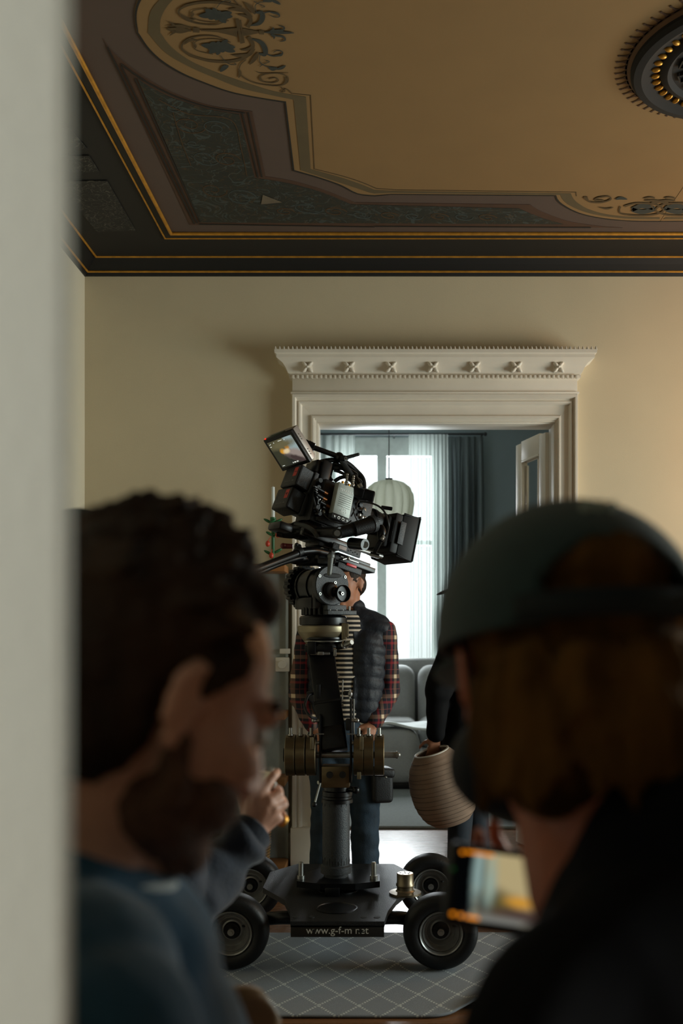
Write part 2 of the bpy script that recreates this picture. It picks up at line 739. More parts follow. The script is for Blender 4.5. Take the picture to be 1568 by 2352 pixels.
# plank floor
g = NG('oiled_plank_floor')
x, y, z, v = g.xyz()
br = g.n('ShaderNodeTexBrick')
br.inputs['Scale'].default_value = 1.0
br.inputs['Brick Width'].default_value = 2.2
br.inputs['Row Height'].default_value = .14
br.inputs['Mortar Size'].default_value = .0016
br.inputs['Color1'].default_value = rgb(128, 88, 56)
br.inputs['Color2'].default_value = rgb(112, 76, 48)
br.inputs['Mortar'].default_value = rgb(50, 32, 20)
g.l(v, br.inputs['Vector'])
gr = g.noise(v, 16, 6, .6, (.35, 6, 1))
cc = g.mix(g.math('MULTIPLY', gr, .45), br.outputs['Color'], rgb(78, 48, 28))
g.l(cc, g.b.inputs['Base Color'])
g.l(g.math('ADD', g.math('MULTIPLY', gr, .16), .20), g.b.inputs['Roughness'])
M_floor = g.m

# rug: grey weave with a dashed white lattice
g = NG('lattice_rug')
x, y, z, v = g.xyz()
u1 = g.math('MULTIPLY', x, 1 / .142)
v1 = g.math('MULTIPLY', y, 1 / .212)
a_ = g.math('ADD', u1, v1)
b_ = g.math('SUBTRACT', u1, v1)


def near_int(s):
    return g.math('ABSOLUTE', g.math('SUBTRACT', g.math('FRACT', s), .5))


def dash(line, along):
    l_ = g.math('GREATER_THAN', near_int(line), .456)
    d_ = g.math('GREATER_THAN', g.math('FRACT', g.math('MULTIPLY', along, 9.0)), .42)
    return g.math('MULTIPLY', l_, d_)


pat = g.math('MAXIMUM', dash(a_, b_), dash(b_, a_))
knot = g.math('MULTIPLY', g.math('GREATER_THAN', near_int(a_), .44), g.math('GREATER_THAN', near_int(b_), .44))
pat = g.math('MAXIMUM', pat, g.math('MULTIPLY', knot, g.math('GREATER_THAN', g.math('FRACT', g.math('MULTIPLY', x, 90)), .35)))
wv = g.noise(v, 420, 2)
pat = g.math('MULTIPLY', pat, g.math('GREATER_THAN', g.noise(v, 90, 2), .38))
base = g.mix(wv, rgb(98, 103, 110), rgb(142, 146, 150))
cc = g.mix(g.math('MULTIPLY', pat, .8), base, rgb(192, 194, 190))
g.l(cc, g.b.inputs['Base Color'])
g.b.inputs['Roughness'].default_value = .95
bp = g.n('ShaderNodeBump')
bp.inputs['Strength'].default_value = .4
bp.inputs['Distance'].default_value = .004
g.l(wv, bp.inputs['Height'])
g.l(bp.outputs[0], g.b.inputs['Normal'])
M_rug = g.m


def stripes(s, period, lo, hi):
    f = g.math('FRACT', g.math('MULTIPLY', s, 1 / period))
    return g.math('MULTIPLY', g.math('GREATER_THAN', f, lo), g.math('LESS_THAN', f, hi))


# plaid flannel
g = NG('plaid_flannel')
x, y, z, v = g.xyz()
h = g.math('ADD', x, g.math('MULTIPLY', y, .35))
P1 = .088
redv, crv = stripes(h, P1, .50, .64), stripes(h, P1, .76, .96)
redh, crh = stripes(z, P1 * 1.15, .50, .62), stripes(z, P1 * 1.15, .76, .96)
c0 = rgb(24, 22, 32)
c1 = g.mix(g.math('MULTIPLY', g.math('ADD', redv, redh), .42), c0, rgb(150, 30, 38))
c1 = g.mix(g.math('MULTIPLY', g.math('ADD', crv, crh), .22), c1, rgb(190, 150, 120))
c1 = g.mix(g.math('MULTIPLY', g.math('MULTIPLY', crv, crh), .85), c1, rgb(226, 204, 170))
thin = g.math('MAXIMUM', stripes(h, P1, .20, .23), stripes(z, P1 * 1.15, .20, .23))
c1 = g.mix(g.math('MULTIPLY', thin, .35), c1, rgb(170, 90, 80))
g.l(c1, g.b.inputs['Base Color'])
g.b.inputs['Roughness'].default_value = .9
M_plaid = g.m
# striped jersey
g = NG('striped_jersey')
x, y, z, v = g.xyz()
c1 = g.mix(stripes(z, .0238, 0, .42), rgb(16, 15, 17), rgb(196, 180, 160))
g.l(c1, g.b.inputs['Base Color'])
g.b.inputs['Roughness'].default_value = .9
M_stripe = g.m
M_puffer = mat('dark_quilted_nylon', (10, 17, 28), .62, 0, .2, 30, .2, 90)

# ribbed brown vase
g = NG('ribbed_brown_paper')
x, y, z, v = g.xyz()
f = g.noise(v, 9, 5)
g.l(g.mix(f, rgb(112, 90, 74), rgb(158, 134, 114)), g.b.inputs['Base Color'])
g.b.inputs['Roughness'].default_value = .85
M_vase = g.m


# dark green ornament painting
def ornament(name, base, c1, c2, scale):
    global g
    g = NG(name)
    x, y, z, v = g.xyz()
    n1 = g.noise(v, scale, 2, 1.8)
    n2 = g.noise(v, scale * 1.7, 2, 2.4)
    line1 = g.math('LESS_THAN', g.math('ABSOLUTE', g.math('SUBTRACT', n1, .5)), .016)
    line2 = g.math('LESS_THAN', g.math('ABSOLUTE', g.math('SUBTRACT', n2, .47)), .014)
    a = g.mix(g.math('MULTIPLY', line1, .8), rgb(*base), rgb(*c1))
    a = g.mix(g.math('MULTIPLY', line2, .6), a, rgb(*c2))
    g.l(a, g.b.inputs['Base Color'])
    g.b.inputs['Roughness'].default_value = .7
    return g.m


M_orn = ornament('dark_green_ornament_painting', (36, 39, 33), (62, 72, 70), (78, 58, 32), 6.5)
M_orn2 = ornament('dark_relief_ornament', (22, 21, 19), (92, 90, 80), (62, 60, 52), 16.0)
M_mauve = mat('mauve_ceiling_paint', (86, 70, 61), .85, 0, .04, 4)
M_cream = mat('cream_ceiling_paint', (136, 106, 66), .85, 0, .03, 4)
M_olive = mat('olive_ceiling_paint', (92, 78, 52), .85, 0, .06, 10)
M_line = mat('black_line_paint', (30, 26, 20), .8)
M_ochre = mat('ochre_ornament_paint', (80, 62, 34), .85, 0, .2, 30)
M_slate = mat('slate_ornament_paint', (52, 55, 50), .85, 0, .15, 40)
M_redwood = mat('reddish_frame_paint', (74, 50, 34), .8, 0, .12, 12)
M_soffit = mat('dark_brown_cornice_paint', (17, 15, 12), .7, 0, .12, 6)
M_cornblack = mat('black_cornice_paint', (6, 6, 5), .6, 0, .1, 8)

# ------------------------------------------------------------------ structure
LX, RX = -1.69, 4.55          # side walls of the room
BY, BT = 5.72, 0.15           # back wall and its thickness
CZ = CAM_Z + 2.145            # ceiling
FY = 10.2                     # far wall of the next room
OX0, OX1 = -0.352, 1.009      # door opening
OZ = CAM_Z + (PY0 - 970) * 5.7 / FPX

f = MB().box((1.3, 4.2, -.1), (8.2, 13.2, .2)).build('floor', M_floor, None, False)
struct(f)
mb = MB()
H = 3.7
mb.box(((LX - .25 + OX0) / 2, BY + BT / 2, H / 2), (OX0 - LX + .25, BT, H))
mb.box(((OX1 + RX + .25) / 2, BY + BT / 2, H / 2), (RX + .25 - OX1, BT, H))
mb.box(((OX0 + OX1) / 2, BY + BT / 2, (OZ + H) / 2), (OX1 - OX0, BT, H - OZ))
struct(mb.build('wall_back', M_wall, None, False))
struct(MB().box((LX - .1, 3.05, H / 2), (.2, 5.34, H)).build('wall_left', M_wallside, None, False))
struct(MB().box((RX + .1, 2.0, H / 2), (.2, 7.44, H)).build('wall_right', M_wallside, None, False))
# the near wall: its end stands at the left of the frame
NX, NY0, NY1 = -.1407, .45, .53
mb = MB()
mb.prism([(-2.7, NY0), (NX - .005, NY0), (NX - .001, NY0 + .0015), (NX, NY0 + .005), (NX - .09, NY1), (-2.7, NY1)], H)
struct(mb.build('wall_near', M_near, None, True))
struct(MB().box((1.0, -1.7, H / 2), (7.6, .2, H)).build('wall_behind', mat('dark_bounce_cutting_brown', (52, 46, 42), .9), None, False))  # unseen wall, coloured dark so little light bounces onto the people's backs
struct(MB().box((-2.75, -.6, H / 2), (.2, 2.2, H)).build('wall_side', M_wallside, None, False))
# ---- ceiling and its painting
cl = struct(MB().box((1.0, 2.05, CZ + .1), (7.6, 7.6, .2)).build('ceiling', M_soffit, None, False))


def Cp(px, py, lift=0.0):
    d = FPX * (2.145 - lift) / (PY0 - py)
    return Vector(((px - PX0) * d / FPX, d, CZ - lift))


def z1(p):
    return (140 + p[0] / 2.178, p[1] / 2.178)


def z2(p):
    return (860 + p[0] / 2.215, p[1] / 2.215)


def z3(p):
    return (300 + p[0] / 3.92, p[1] / 3.92)


AXY = FPX * 2.145 / (PY0 - 72)       # depth of the left lunette's axis
RCX = 1.451                          # middle of the ceiling from side to side


def crv(pts, n=6):
    out = []
    m = len(pts)
    for i in range(m - 1):
        p0, p1, p2, p3 = [Vector(pts[max(0, min(m - 1, k))]) for k in (i - 1, i, i + 1, i + 2)]
        for k in range(n):
            t = k / n
            out.append(0.5 * ((2 * p1) + (p2 - p0) * t + (2 * p0 - 5 * p1 + 4 * p2 - p3) * t * t + (3 * p1 - p0 - 3 * p2 + p3) * t ** 3))
    out.append(Vector(pts[-1]))
    return out


def seq(*segs):
    """join curved runs given as px lists into one row of px points"""
    out = []
    for s in segs:
        c = crv(s) if len(s) > 2 else [Vector(p) for p in s]
        if out and (out[-1] - c[0]).length < .5:
            c = c[1:]
        out += c
    return out


def resample(pts, n):
    L = [0]
    for i in range(1, len(pts)):
        L.append(L[-1] + (pts[i] - pts[i - 1]).length)
    out = []
    j = 0
    for k in range(n):
        t = L[-1] * k / (n - 1)
        while j < len(L) - 2 and L[j + 1] < t:
            j += 1
        q = (t - L[j]) / max(1e-9, L[j + 1] - L[j])
        out.append(pts[j].lerp(pts[j + 1], q))
    return out


def mir(P, fy):
    return [Vector((p.x, 2 * AXY - p.y, p.z)) for p in P] if fy else P


# rows traced on the ceiling plane: each is [left lunette, corner, straight side, diagonal, back straight, back lunette]
arcs = {
    'dark0': [[(376, 157), (430, 240), (500, 308), (600, 370), (720, 420), (850, 465), (1000, 495), (1118, 514)], [(1118, 514), (1160, 856)], [(1160, 856), (1290, 893), (1400, 932), (1480, 972), (1568, 983)]],
    'dark1': [[(384, 157), (438, 238), (507, 303), (606, 364), (724, 414), (852, 459), (1001, 489), (1125, 508)], [(1125, 508), (1167, 851)], [(1167, 851), (1292, 887), (1403, 926), (1483, 967), (1568, 977)]],
    'ol0': [[(430, 157), (520, 260), (640, 332), (760, 385), (900, 440), (1050, 475), (1163, 498)], [(1163, 498), (1198, 851)], [(1198, 851), (1330, 893), (1470, 938), (1540, 962), (1568, 968)]],
    'ol1': [[(494, 157), (545, 228), (640, 300), (760, 355), (900, 405), (1060, 455), (1225, 484)], [(1225, 484), (1248, 845)], [(1248, 845), (1400, 888), (1500, 922), (1568, 950)]],
    'fine0': [[(1150, 468), (1246, 478)], [(1246, 478), (1265, 846)], [(1265, 846), (1400, 880), (1500, 912), (1575, 944)]],
    'fine1': [[(1150, 465), (1250, 475)], [(1250, 475), (1269, 844)], [(1269, 844), (1402, 877), (1502, 909), (1578, 941)]],
}
back = {
    'dark0': [[(0, 990), (918, 998)], [(918, 998), (925, 1018), (955, 1046), (1035, 1086), (1150, 1112), (1300, 1126), (1450, 1128)]],
    'dark1': [[(0, 986), (924, 993)], [(924, 993), (932, 1014), (962, 1042), (1040, 1082), (1152, 1108), (1300, 1122), (1450, 1124)]],
    'ol0': [[(0, 980), (945, 991)], [(945, 991), (955, 1012), (985, 1040), (1060, 1075), (1160, 1098), (1300, 1113), (1450, 1115)]],
    'ol1': [[(0, 970), (998, 984)], [(998, 984), (1008, 1006), (1030, 1030), (1090, 1065), (1180, 1090), (1300, 1103), (1450, 1105)]],
    'fine0': [[(20, 966), (1022, 979)], [(1022, 979), (1024, 998)]],
    'fine1': [[(20, 963), (1026, 976)], [(1026, 976), (1028, 998)]],
}
ROW = {}
for k in arcs:
    segs = [[z1(p) for p in s] for s in arcs[k]] + [[z2(p) for p in s] for s in back[k]]
    parts_ = []
    for s, n in zip(segs, (40, 8, 16, 12, 30)):
        c = crv(s) if len(s) > 2 else [Vector(p) for p in s]
        c = resample([Vector(p) for p in c], n)
        parts_ += c if not parts_ else c[1:]
    ROW[k] = parts_


def ceil_row(k, lift):
    return [Cp(p.x, p.y, lift) for p in ROW[k]]


# mauve border field and cream field, as thin painted layers under the plaster
g3 = Cp(393, 532.6, 0)
mv = MB()
mv.slab([Vector((g3.x, g3.y, CZ - .001)), Vector((RX - .6, g3.y, CZ - .001)), Vector((RX - .6, .9, CZ - .001)), Vector((g3.x, .9, CZ - .001))], (0, 0, -.001))
mv.build('mauve_field', M_mauve, cl, False)
r = ceil_row('dark0', .003)
r[0].y = AXY
yend = [Vector((2 * RCX - p.x, p.y, p.z)) for p in reversed(r)]
half = r + yend
out_ = half + [Vector((p.x, 2 * AXY - p.y, p.z)) for p in reversed(half)]
cr = MB()
bmf = cr.bm
ring = []
for p in out_:
    if not ring or (ring[-1] - p).length > .002:
        ring.append(p)
if (ring[0] - ring[-1]).length < .002:
    ring.pop()
cr.slab(ring, (0, 0, -.001))
co = cr.build('cream_field', M_cream, cl, False)
md = co.modifiers.new('tri', 'TRIANGULATE')


def painted(name, k0, k1, m, lift):
    mb = MB()
    A, B = ceil_row(k0, lift), ceil_row(k1, lift)
    n = min(len(A), len(B))
    A, B = A[:n], B[:n]
    if not name.startswith('fine'):
        A[0].y = B[0].y = AXY
    for fy in (False, True):
        for fx in (False, True):
            a = [Vector((2 * RCX - p.x if fx else p.x, 2 * AXY - p.y if fy else p.y, p.z)) for p in A]
            b = [Vector((2 * RCX - p.x if fx else p.x, 2 * AXY - p.y if fy else p.y, p.z)) for p in B]
            mb.band(a, b, (0, 0, -.0008))
    return mb.build(name, m, cl, False)


painted('black_outline', 'dark0', 'dark1', M_line, .0045)
painted('olive_band', 'ol0', 'ol1', M_olive, .0045)
painted('fine_outline', 'fine0', 'fine1', M_ochre, .0045)

# painted panel with a moulded frame in the corner
po = seq([z1(p) for p in [(210, 190), (262, 262), (400, 372), (560, 462), (750, 528), (955, 556)]], [z1((955, 556)), z1((1022, 882))],
         [z1(p) for p in [(1022, 882), (1100, 893), (1200, 915), (1330, 955), (1470, 1012)]], [z1((1470, 1012)), z2((792, 1040))],
         [z2(p) for p in [(792, 1040), (830, 1066), (900, 1096), (1000, 1128), (1150, 1150), (1260, 1158)]])
pi_ = seq([z1(p) for p in [(382, 392), (440, 432), (560, 490), (740, 545), (890, 572)]], [z1((890, 572)), z1((968, 890))],
          [z1(p) for p in [(968, 890), (1080, 906), (1200, 932), (1320, 968), (1450, 1022)]], [z1((1450, 1022)), z2((735, 1060))],
          [z2(p) for p in [(735, 1060), (790, 1085), (860, 1112), (930, 1132), (960, 1140)]])


def flat(pts, lift):
    out = []
    for p in pts:
        q = Cp(p[0], p[1], lift)
        if not out or (q - out[-1]).length > .003:
            out.append(q)
    return out


for fx in (False, True):
    mb = MB()
    mb.slab(flat(list(po) + [Vector(z1((645, 1125)))], .003), (0, 0, -.001))
    o = mb.build('frame_moulding', M_redwood, cl, False)
    o.modifiers.new('tri', 'TRIANGULATE')
    mb = MB()
    mb.slab(flat(list(pi_) + [Vector(z1((700, 1112)))], .0045), (0, 0, -.001))
    o2 = mb.build('ornament_panel', M_orn, cl, False)
    o2.modifiers.new('tri', 'TRIANGULATE')
    if fx:
        for q in (o, o2):
            for v in q.data.vertices:
                v.co.x = 2 * RCX - v.co.x
            q.data.flip_normals()
mb = MB()


LIFT = [.0058]


def stroke(mb, pts, w0, w1=None, lift=None, n=5, prof=None, lat=None):
    """painted stroke on the ceiling plane; px points, px widths"""
    LIFT[0] += 1.5e-5
    lift = LIFT[0]
    P = crv(pts, n) if len(pts) > 2 else [Vector(p) for p in pts]
    w1 = w0 if w1 is None else w1
    A, B = [], []
    m = len(P)
    for i, p in enumerate(P):
        t = P[min(i + 1, m - 1)] - P[max(i - 1, 0)]
        nn = Vector((-t.y, t.x)).normalized()
        f = i / max(1, m - 1)
        w = (w0 + (w1 - w0) * f) / 2
        if prof == 'leaf':
            w *= math.sin(PI * min(.97, max(.06, f))) ** .8
        A.append(Cp(p.x + nn.x * w, p.y + nn.y * w, lift))
        B.append(Cp(p.x - nn.x * w, p.y - nn.y * w, lift))
    mb.band(A, B, (0, 0, -.0006))


# frame lines inside the moulding
for a, b in (((232, 235), (668, 1120)), ((300, 330), (682, 1116)), ((370, 392), (697, 1112))):
    stroke(mb, [z1(a), z1(b)], 3.0)
stroke(mb, [z1(p) for p in [(905, 565), (985, 888)]], 3)
stroke(mb, [z1(p) for p in [(935, 562), (1005, 886)]], 3)
stroke(mb, [z1(p) for p in [(300, 320), (420, 405), (570, 482), (750, 540), (920, 566)]], 3)
stroke(mb, [z1(p) for p in [(690, 1122), (1568, 1136)]], 2)
stroke(mb, [z2(p) for p in [(0, 1152), (1100, 1158)]], 2)
mb.build('frame_lines', M_line, cl, False)

# scrolls on the dark corner panel
ps, pt = MB(), MB()


def scroll(mb, c, r, turns, flip, w, sq=.55):
    pts = []
    for k in range(22):
        t = k / 21
        a = flip * turns * 2 * PI * t
        q = r * (1 - .8 * t)
        pts.append(z1((c[0] + q * math.cos(a) + q * .25 * math.sin(a), c[1] + sq * q * math.sin(a))))
    stroke(mb, pts, w, w * .7, n=2)


for (c, r_, tn, fl, m_) in (((640, 625), 85, 1.6, 1, 0), ((770, 640), 70, 1.5, -1, 1), ((720, 790), 75, 1.5, 1, 1), ((830, 800), 70, 1.5, -1, 0), ((660, 720), 40, 1.2, 1, 1), ((760, 950), 70, 1.4, 1, 0),
                         ((900, 990), 80, 1.5, -1, 1), ((1230, 1040), 80, 1.5, 1, 1), ((1370, 1060), 60, 1.4, -1, 0), ((1500, 1075), 50, 1.4, 1, 1), ((560, 540), 40, 1.3, 1, 1), ((1120, 1060), 50, 1.4, -1, 0),
                         ((1640, 1080), 50, 1.4, -1, 0), ((1760, 1082), 50, 1.4, 1, 1), ((1890, 1085), 50, 1.4, -1, 0), ((2010, 1085), 50, 1.4, 1, 1), ((2130, 1090), 50, 1.4, -1, 0)):
    scroll(ps if m_ else pt, c, r_, tn, fl, 2.2, .55 if c[0] < 1100 else .38)
stroke(pt, [z1(p) for p in [(560, 560), (600, 700), (650, 830)]], 2)
stroke(pt, [z1(p) for p in [(490, 500), (640, 570), (850, 600), (900, 740), (930, 880)]], 2)
ps.build('slate_scrolls', mat('faded_slate_paint', (62, 70, 68), .85), cl, False)
pt.build('ochre_scrolls', mat('faded_ochre_paint', (74, 54, 30), .85), cl, False)
fa = MB()
fa.slab([Cp(*z1(p), .0075) for p in [(1010, 975), (1105, 1012), (1000, 1022)]], (0, 0, -.0006))
fa.build('pale_fan', mat('pale_fan_paint', (108, 96, 78), .85), cl, False)
# scrollwork of the left lunette (px read from the photograph's ceiling plane)
oc, sl = MB(), MB()


def S(mb, pts, w0, w1=None, prof=None):
    stroke(mb, [z3(p) for p in pts], w0 / 3.92 * .78, None if w1 is None else w1 / 3.92 * .78, prof=prof)


for dy_, flip in ((0, 1), (0, -1)):
    def T(p):
        ax = 262 + (p[0] - 550) * .045
        return p if flip == 1 else (p[0] - .16 * (p[1] - ax), 2 * ax - p[1] + .10 * (p[1] - ax))

    def SS(mb, pts, *a, **k):
        S(mb, [T(p) for p in pts], *a, **k)
    SS(oc, [(1060, 330), (1100, 400), (1080, 470), (1000, 530), (860, 555), (700, 545), (560, 505), (470, 450), (465, 400), (520, 350), (640, 322), (780, 330), (880, 380)], 44, 8)
    SS(oc, [(520, 500), (600, 520), (690, 545)], 26, prof='leaf')
    SS(oc, [(480, 400), (540, 360), (600, 365)], 26, prof='leaf')
    SS(oc, [(900, 380), (760, 350), (620, 360), (565, 400), (600, 455), (740, 488)], 8, 8)
    SS(oc, [(555, 380), (585, 410), (580, 435)], 22, prof='leaf')
    SS(oc, [(1150, 470), (1120, 520), (1070, 580)], 50, prof='leaf')
    SS(oc, [(910, 495), (980, 500), (1070, 490), (1120, 440)], 40, prof='leaf')
    SS(oc, [(990, 450), (1060, 440), (1110, 400)], 30, prof='leaf')
    SS(oc, [(1040, 535), (990, 580), (975, 640), (1010, 690), (1100, 740), (1220, 765), (1340, 770), (1410, 740), (1410, 690), (1330, 660), (1230, 665), (1165, 690), (1180, 730), (1270, 745), (1330, 725), (1300, 700), (1240, 710)], 12, 10)
    SS(oc, [(970, 620), (985, 660), (970, 700)], 34, prof='leaf')
    SS(oc, [(1170, 680), (1165, 710), (1200, 740)], 28, prof='leaf')
    SS(oc, [(1390, 690), (1400, 730), (1370, 760)], 28, prof='leaf')
    SS(oc, [(1130, 640), (1180, 660), (1300, 660), (1420, 655)], 10, prof='leaf')
    SS(oc, [(1350, 780), (1390, 820), (1350, 825), (1400, 800), (1450, 840)], 8)
    SS(sl, [(1090, 350), (1170, 380), (1210, 440), (1205, 490), (1150, 480)], 60, prof='leaf')
    SS(sl, [(1210, 480), (1280, 505), (1350, 495), (1365, 465), (1320, 455), (1285, 470)], 14, 6)
    SS(sl, [(1290, 500), (1350, 495), (1372, 470)], 26, prof='leaf')
    SS(sl, [(1165, 490), (1160, 550), (1200, 590), (1250, 600)], 7)
    SS(sl, [(1160, 600), (1200, 575), (1250, 555), (1215, 545)], 6)
    SS(sl, [(1240, 605), (1280, 620), (1320, 610)], 44, prof='leaf')
    SS(sl, [(1310, 625), (1360, 610), (1395, 590)], 34, prof='leaf')
    SS(sl, [(810, 500), (850, 550), (900, 580), (950, 580), (930, 565)], 6)
    SS(sl, [(880, 595), (840, 610), (805, 645)], 55, prof='leaf')
    for k in range(11):
        a = k / 11 * 2 * PI
        r0 = 1.0 + .25 * math.sin(k * 2.3)
        SS(sl, [(800 - 10 * math.cos(a), 425 - 6 * math.sin(a)), (800 + 75 * math.cos(a) * r0, 425 + 32 * math.sin(a) * r0), (800 + 140 * math.cos(a) * r0, 425 + 60 * math.sin(a) * r0)], 62, prof='leaf')
    SS(sl, [(1245, 290), (1300, 320), (1370, 330), (1390, 360), (1340, 375)], 22, prof='leaf')
    SS(sl, [(1255, 310), (1290, 330), (1285, 350)], 24, prof='leaf')
    SS(oc, [(545, 280), (430, 275), (350, 320)], 26, prof='leaf')
    SS(oc, [(545, 272), (440, 290), (330, 268)], 24, prof='leaf')
S(oc, [(630, 272), (800, 278)], 16, 30)
S(oc, [(790, 278), (880, 283), (960, 290)], 30, 110)
S(oc, [(1010, 290), (1150, 290)], 90, 22)
S(oc, [(560, 268), (620, 272)], 56, 56)
S(oc, [(1155, 290), (1200, 292)], 46, 46)
S(oc, [(955, 170), (1000, 390)], 34, 34)
S(oc, [(985, 180), (1020, 385)], 20, 20)
S(sl, [(1200, 290), (1330, 292), (1470, 296)], 34, prof='leaf')
S(oc, [(545, 272), (430, 262), (320, 258)], 36, prof='leaf')
# scrollwork of the back lunette
for q in (1, -1):
    def B(p):
        return z2((p[0] if q == 1 else 2 * 1450 - p[0], p[1]))

    def SB(mb, pts, w0, w1=None, prof=None):
        stroke(mb, [B(p) for p in pts], w0 / 2.215, None if w1 is None else w1 / 2.215, prof=prof)
    SB(oc, [(1250, 1050), (1250, 1085), (1330, 1096), (1420, 1092), (1470, 1070), (1430, 1040), (1330, 1035), (1270, 1050)], 7, 9)
    SB(oc, [(1480, 1065), (1490, 1035), (1420, 1022), (1370, 1020)], 14, prof='leaf')
    SB(oc, [(1080, 1000), (1090, 1025), (1150, 1030), (1200, 1015), (1190, 1000), (1140, 1005), (1120, 1018), (1165, 1020)], 7)
    SB(oc, [(1065, 1003), (1085, 1018)], 12)
    SB(sl, [(1310, 1066), (1360, 1048), (1420, 1062), (1360, 1078), (1310, 1066)], 22)
    SB(sl, [(1225, 1015), (1250, 1008), (1285, 1014)], 14, prof='leaf')
    SB(oc, [(1140, 1055), (1180, 1062), (1215, 1055)], 8, prof='leaf')
    SB(oc, [(1370, 1010), (1400, 1004), (1425, 1008)], 7)
oc.build('ochre_scrollwork', M_ochre, cl, False)
sl.build('slate_scrollwork', M_slate, cl, False)
# dark patterned panels of the left border
for poly in ([(-60, 780), (140, 776), (190, 856), (-60, 862)], [(-60, 905), (230, 902), (372, 1150), (180, 1158), (20, 960), (-60, 940)], [(-60, 620), (45, 640), (130, 742), (-60, 748)]):
    mb = MB()
    mb.slab([Cp(*z1(p), .002) for p in poly], (0, 0, -.003))
    mb.build('relief_panel', M_orn2, cl, False)


# ---- cornice: moulding where walls meet ceiling, with gilded beads
def run_path(p):
    """corner-mitred line at distance p=(left, back) from the walls"""
    pl, pb, z = p
    return [Vector((LX + pl, .53, z)), Vector((LX + pl, BY - pb, z)), Vector((RX - pl, BY - pb, z)), Vector((RX - pl, -.2, z))]


wz = CAM_Z + 2.063
prof = [(0, 0, wz), (.012, .012, wz), (.02, .02, wz + .018), (.028, .028, wz + .026), (.055, .055, wz + .05), (.085, .085, wz + .082), (.085, .085, CZ), (0, 0, CZ)]
mb = MB()
rows = [run_path(p) for p in prof]
for i in range(len(rows)):
    A, B_ = rows[i], rows[(i + 1) % len(rows)]
    for k in range(3):
        vv = [mb.bm.verts.new(q) for q in (A[k], A[k + 1], B_[k + 1], B_[k])]
        mb.bm.faces.new(vv)
bmesh.ops.remove_doubles(mb.bm, verts=mb.bm.verts, dist=1e-5)
cn = struct(mb.build('trim_1', M_cornblack, None, False), 'black painted cornice with gilded beads along the ceiling edge')


def bead(name, p, r, m):
    mb = MB()
    q = run_path(p)
    for k in range(3):
        mb.cyl(q[k], q[k + 1], r, seg=10)
        mb.sph(q[k + 1], r, 10)
    return mb.build(name, m, cn)


bead('gilded_bead', (.024, .024, wz + .020), .006, M_gold)
bead('gilded_bead', (.090, .090, wz + .080), .006, M_gold)
gx3 = Cp(378.8, 546)
bead('gilded_bead', (gx3.x - LX, BY - gx3.y, CZ - .004), .0045, M_gold)
gx4 = Cp(392.5, 532.6)
bead('gilded_bead', (gx4.x - LX, BY - gx4.y, CZ - .010), .009, M_gold)
mb = MB()
q0, q1 = run_path((gx3.x - LX + .006, BY - gx3.y + .006, CZ - .003)), run_path((gx4.x - LX - .004, BY - gx4.y - .004, CZ - .006))
mb.band(q0, q1, (0, 0, -.001))
mb.build('black_fillet', M_cornblack, cn, False)

# ---- ceiling rose
rc = Cp(1702, 125)
rr = (1702 - 1455) * rc.y / FPX
rose = thing('ceiling_rose', (rc.x, rc.y, CZ), 'round dark ceiling rose with gilded ovals and a painted ring of points', 'ceiling rose')
at = (rc.x, rc.y, CZ)
MB().lathe([(rr, -.004), (rr, -.03), (rr * .97, -.045), (rr * .90, -.05), (rr * .80, -.028), (rr * .74, -.024), (rr * .72, -.035), (rr * .66, -.045), (rr * .62, -.03), (rr * .40, -.022), (rr * .36, -.05), (rr * .2, -.07), (0, -.075)], 96, at).build('plaster_disc', mat('dark_brown_plaster', (14, 12, 10), .8, 0, .15, 20), rose)
mb = MB()
for k in range(44):
    a = 2 * PI * k / 44
    mb.sph((rc.x + rr * .77 * math.cos(a), rc.y + rr * .77 * math.sin(a), CZ - .032), (rr * .042, rr * .022, .010), 10, (0, 0, a))
mb.each('gilded_oval', M_gold, rose)
mb = MB()
for k in range(14):
    a = 2 * PI * k / 14
    R_ = Matrix.Rotation(a, 4, 'Z')
    for (u, v_, su, sv) in ((.50, -.06, .11, .014), (.56, 0, .014, .13), (.44, .02, .014, .09), (.50, .06, .09, .014), (.50, .0, .05, .014)):
        c = R_ @ Vector((u * rr, v_ * rr, 0))
        mb.box((c.x + rc.x, c.y + rc.y, CZ - .033), (su * rr, sv * rr, .014), (0, 0, a))
mb.build('key_pattern', M_cornblack, rose, False)
mb = MB()
for k in range(22):
    a = 2 * PI * (k + .5) / 22
    mb.sph((rc.x + rr * .5 * math.cos(a), rc.y + rr * .5 * math.sin(a), CZ - .036), (rr * .022, rr * .022, .01), 8)
mb.each('gilded_bead', M_gold, rose)
MB().lathe([(rr * 1.03, -.002), (rr * 1.03, -.012), (rr * 1.0, -.018), (rr * 1.0, -.002)], 96, at, close=False).build('plain_rim', mat('tan_rim_paint', (104, 78, 54), .8), rose)
mb = MB()
for k in range(72):
    a = 2 * PI * k / 72
    dx, dy = math.cos(a), math.sin(a)
    for (r0, r1, w0, w1) in ((1.035, 1.075, .034, .012), (1.075, 1.125, .010, .006)):
        P0, P1 = Vector((rc.x + dx * rr * r0, rc.y + dy * rr * r0, CZ - .006)), Vector((rc.x + dx * rr * r1, rc.y + dy * rr * r1, CZ - .006))
        t = Vector((-dy, dx, 0))
        mb.slab([P0 - t * rr * w0, P1 - t * rr * w1, P1 + t * rr * w1, P0 + t * rr * w0], (0, 0, -.001))
    mb.lathe([(rr * .013, 0), (rr * .013, -.001)], 8, (rc.x + dx * rr * 1.135, rc.y + dy * rr * 1.135, CZ - .006))
mb.lathe([(rr * 1.05, -.006), (rr * 1.05, -.007), (rr * 1.03, -.007), (rr * 1.03, -.006)], 72, at, close=False)
mb.build('painted_points', M_redwood, rose, False)

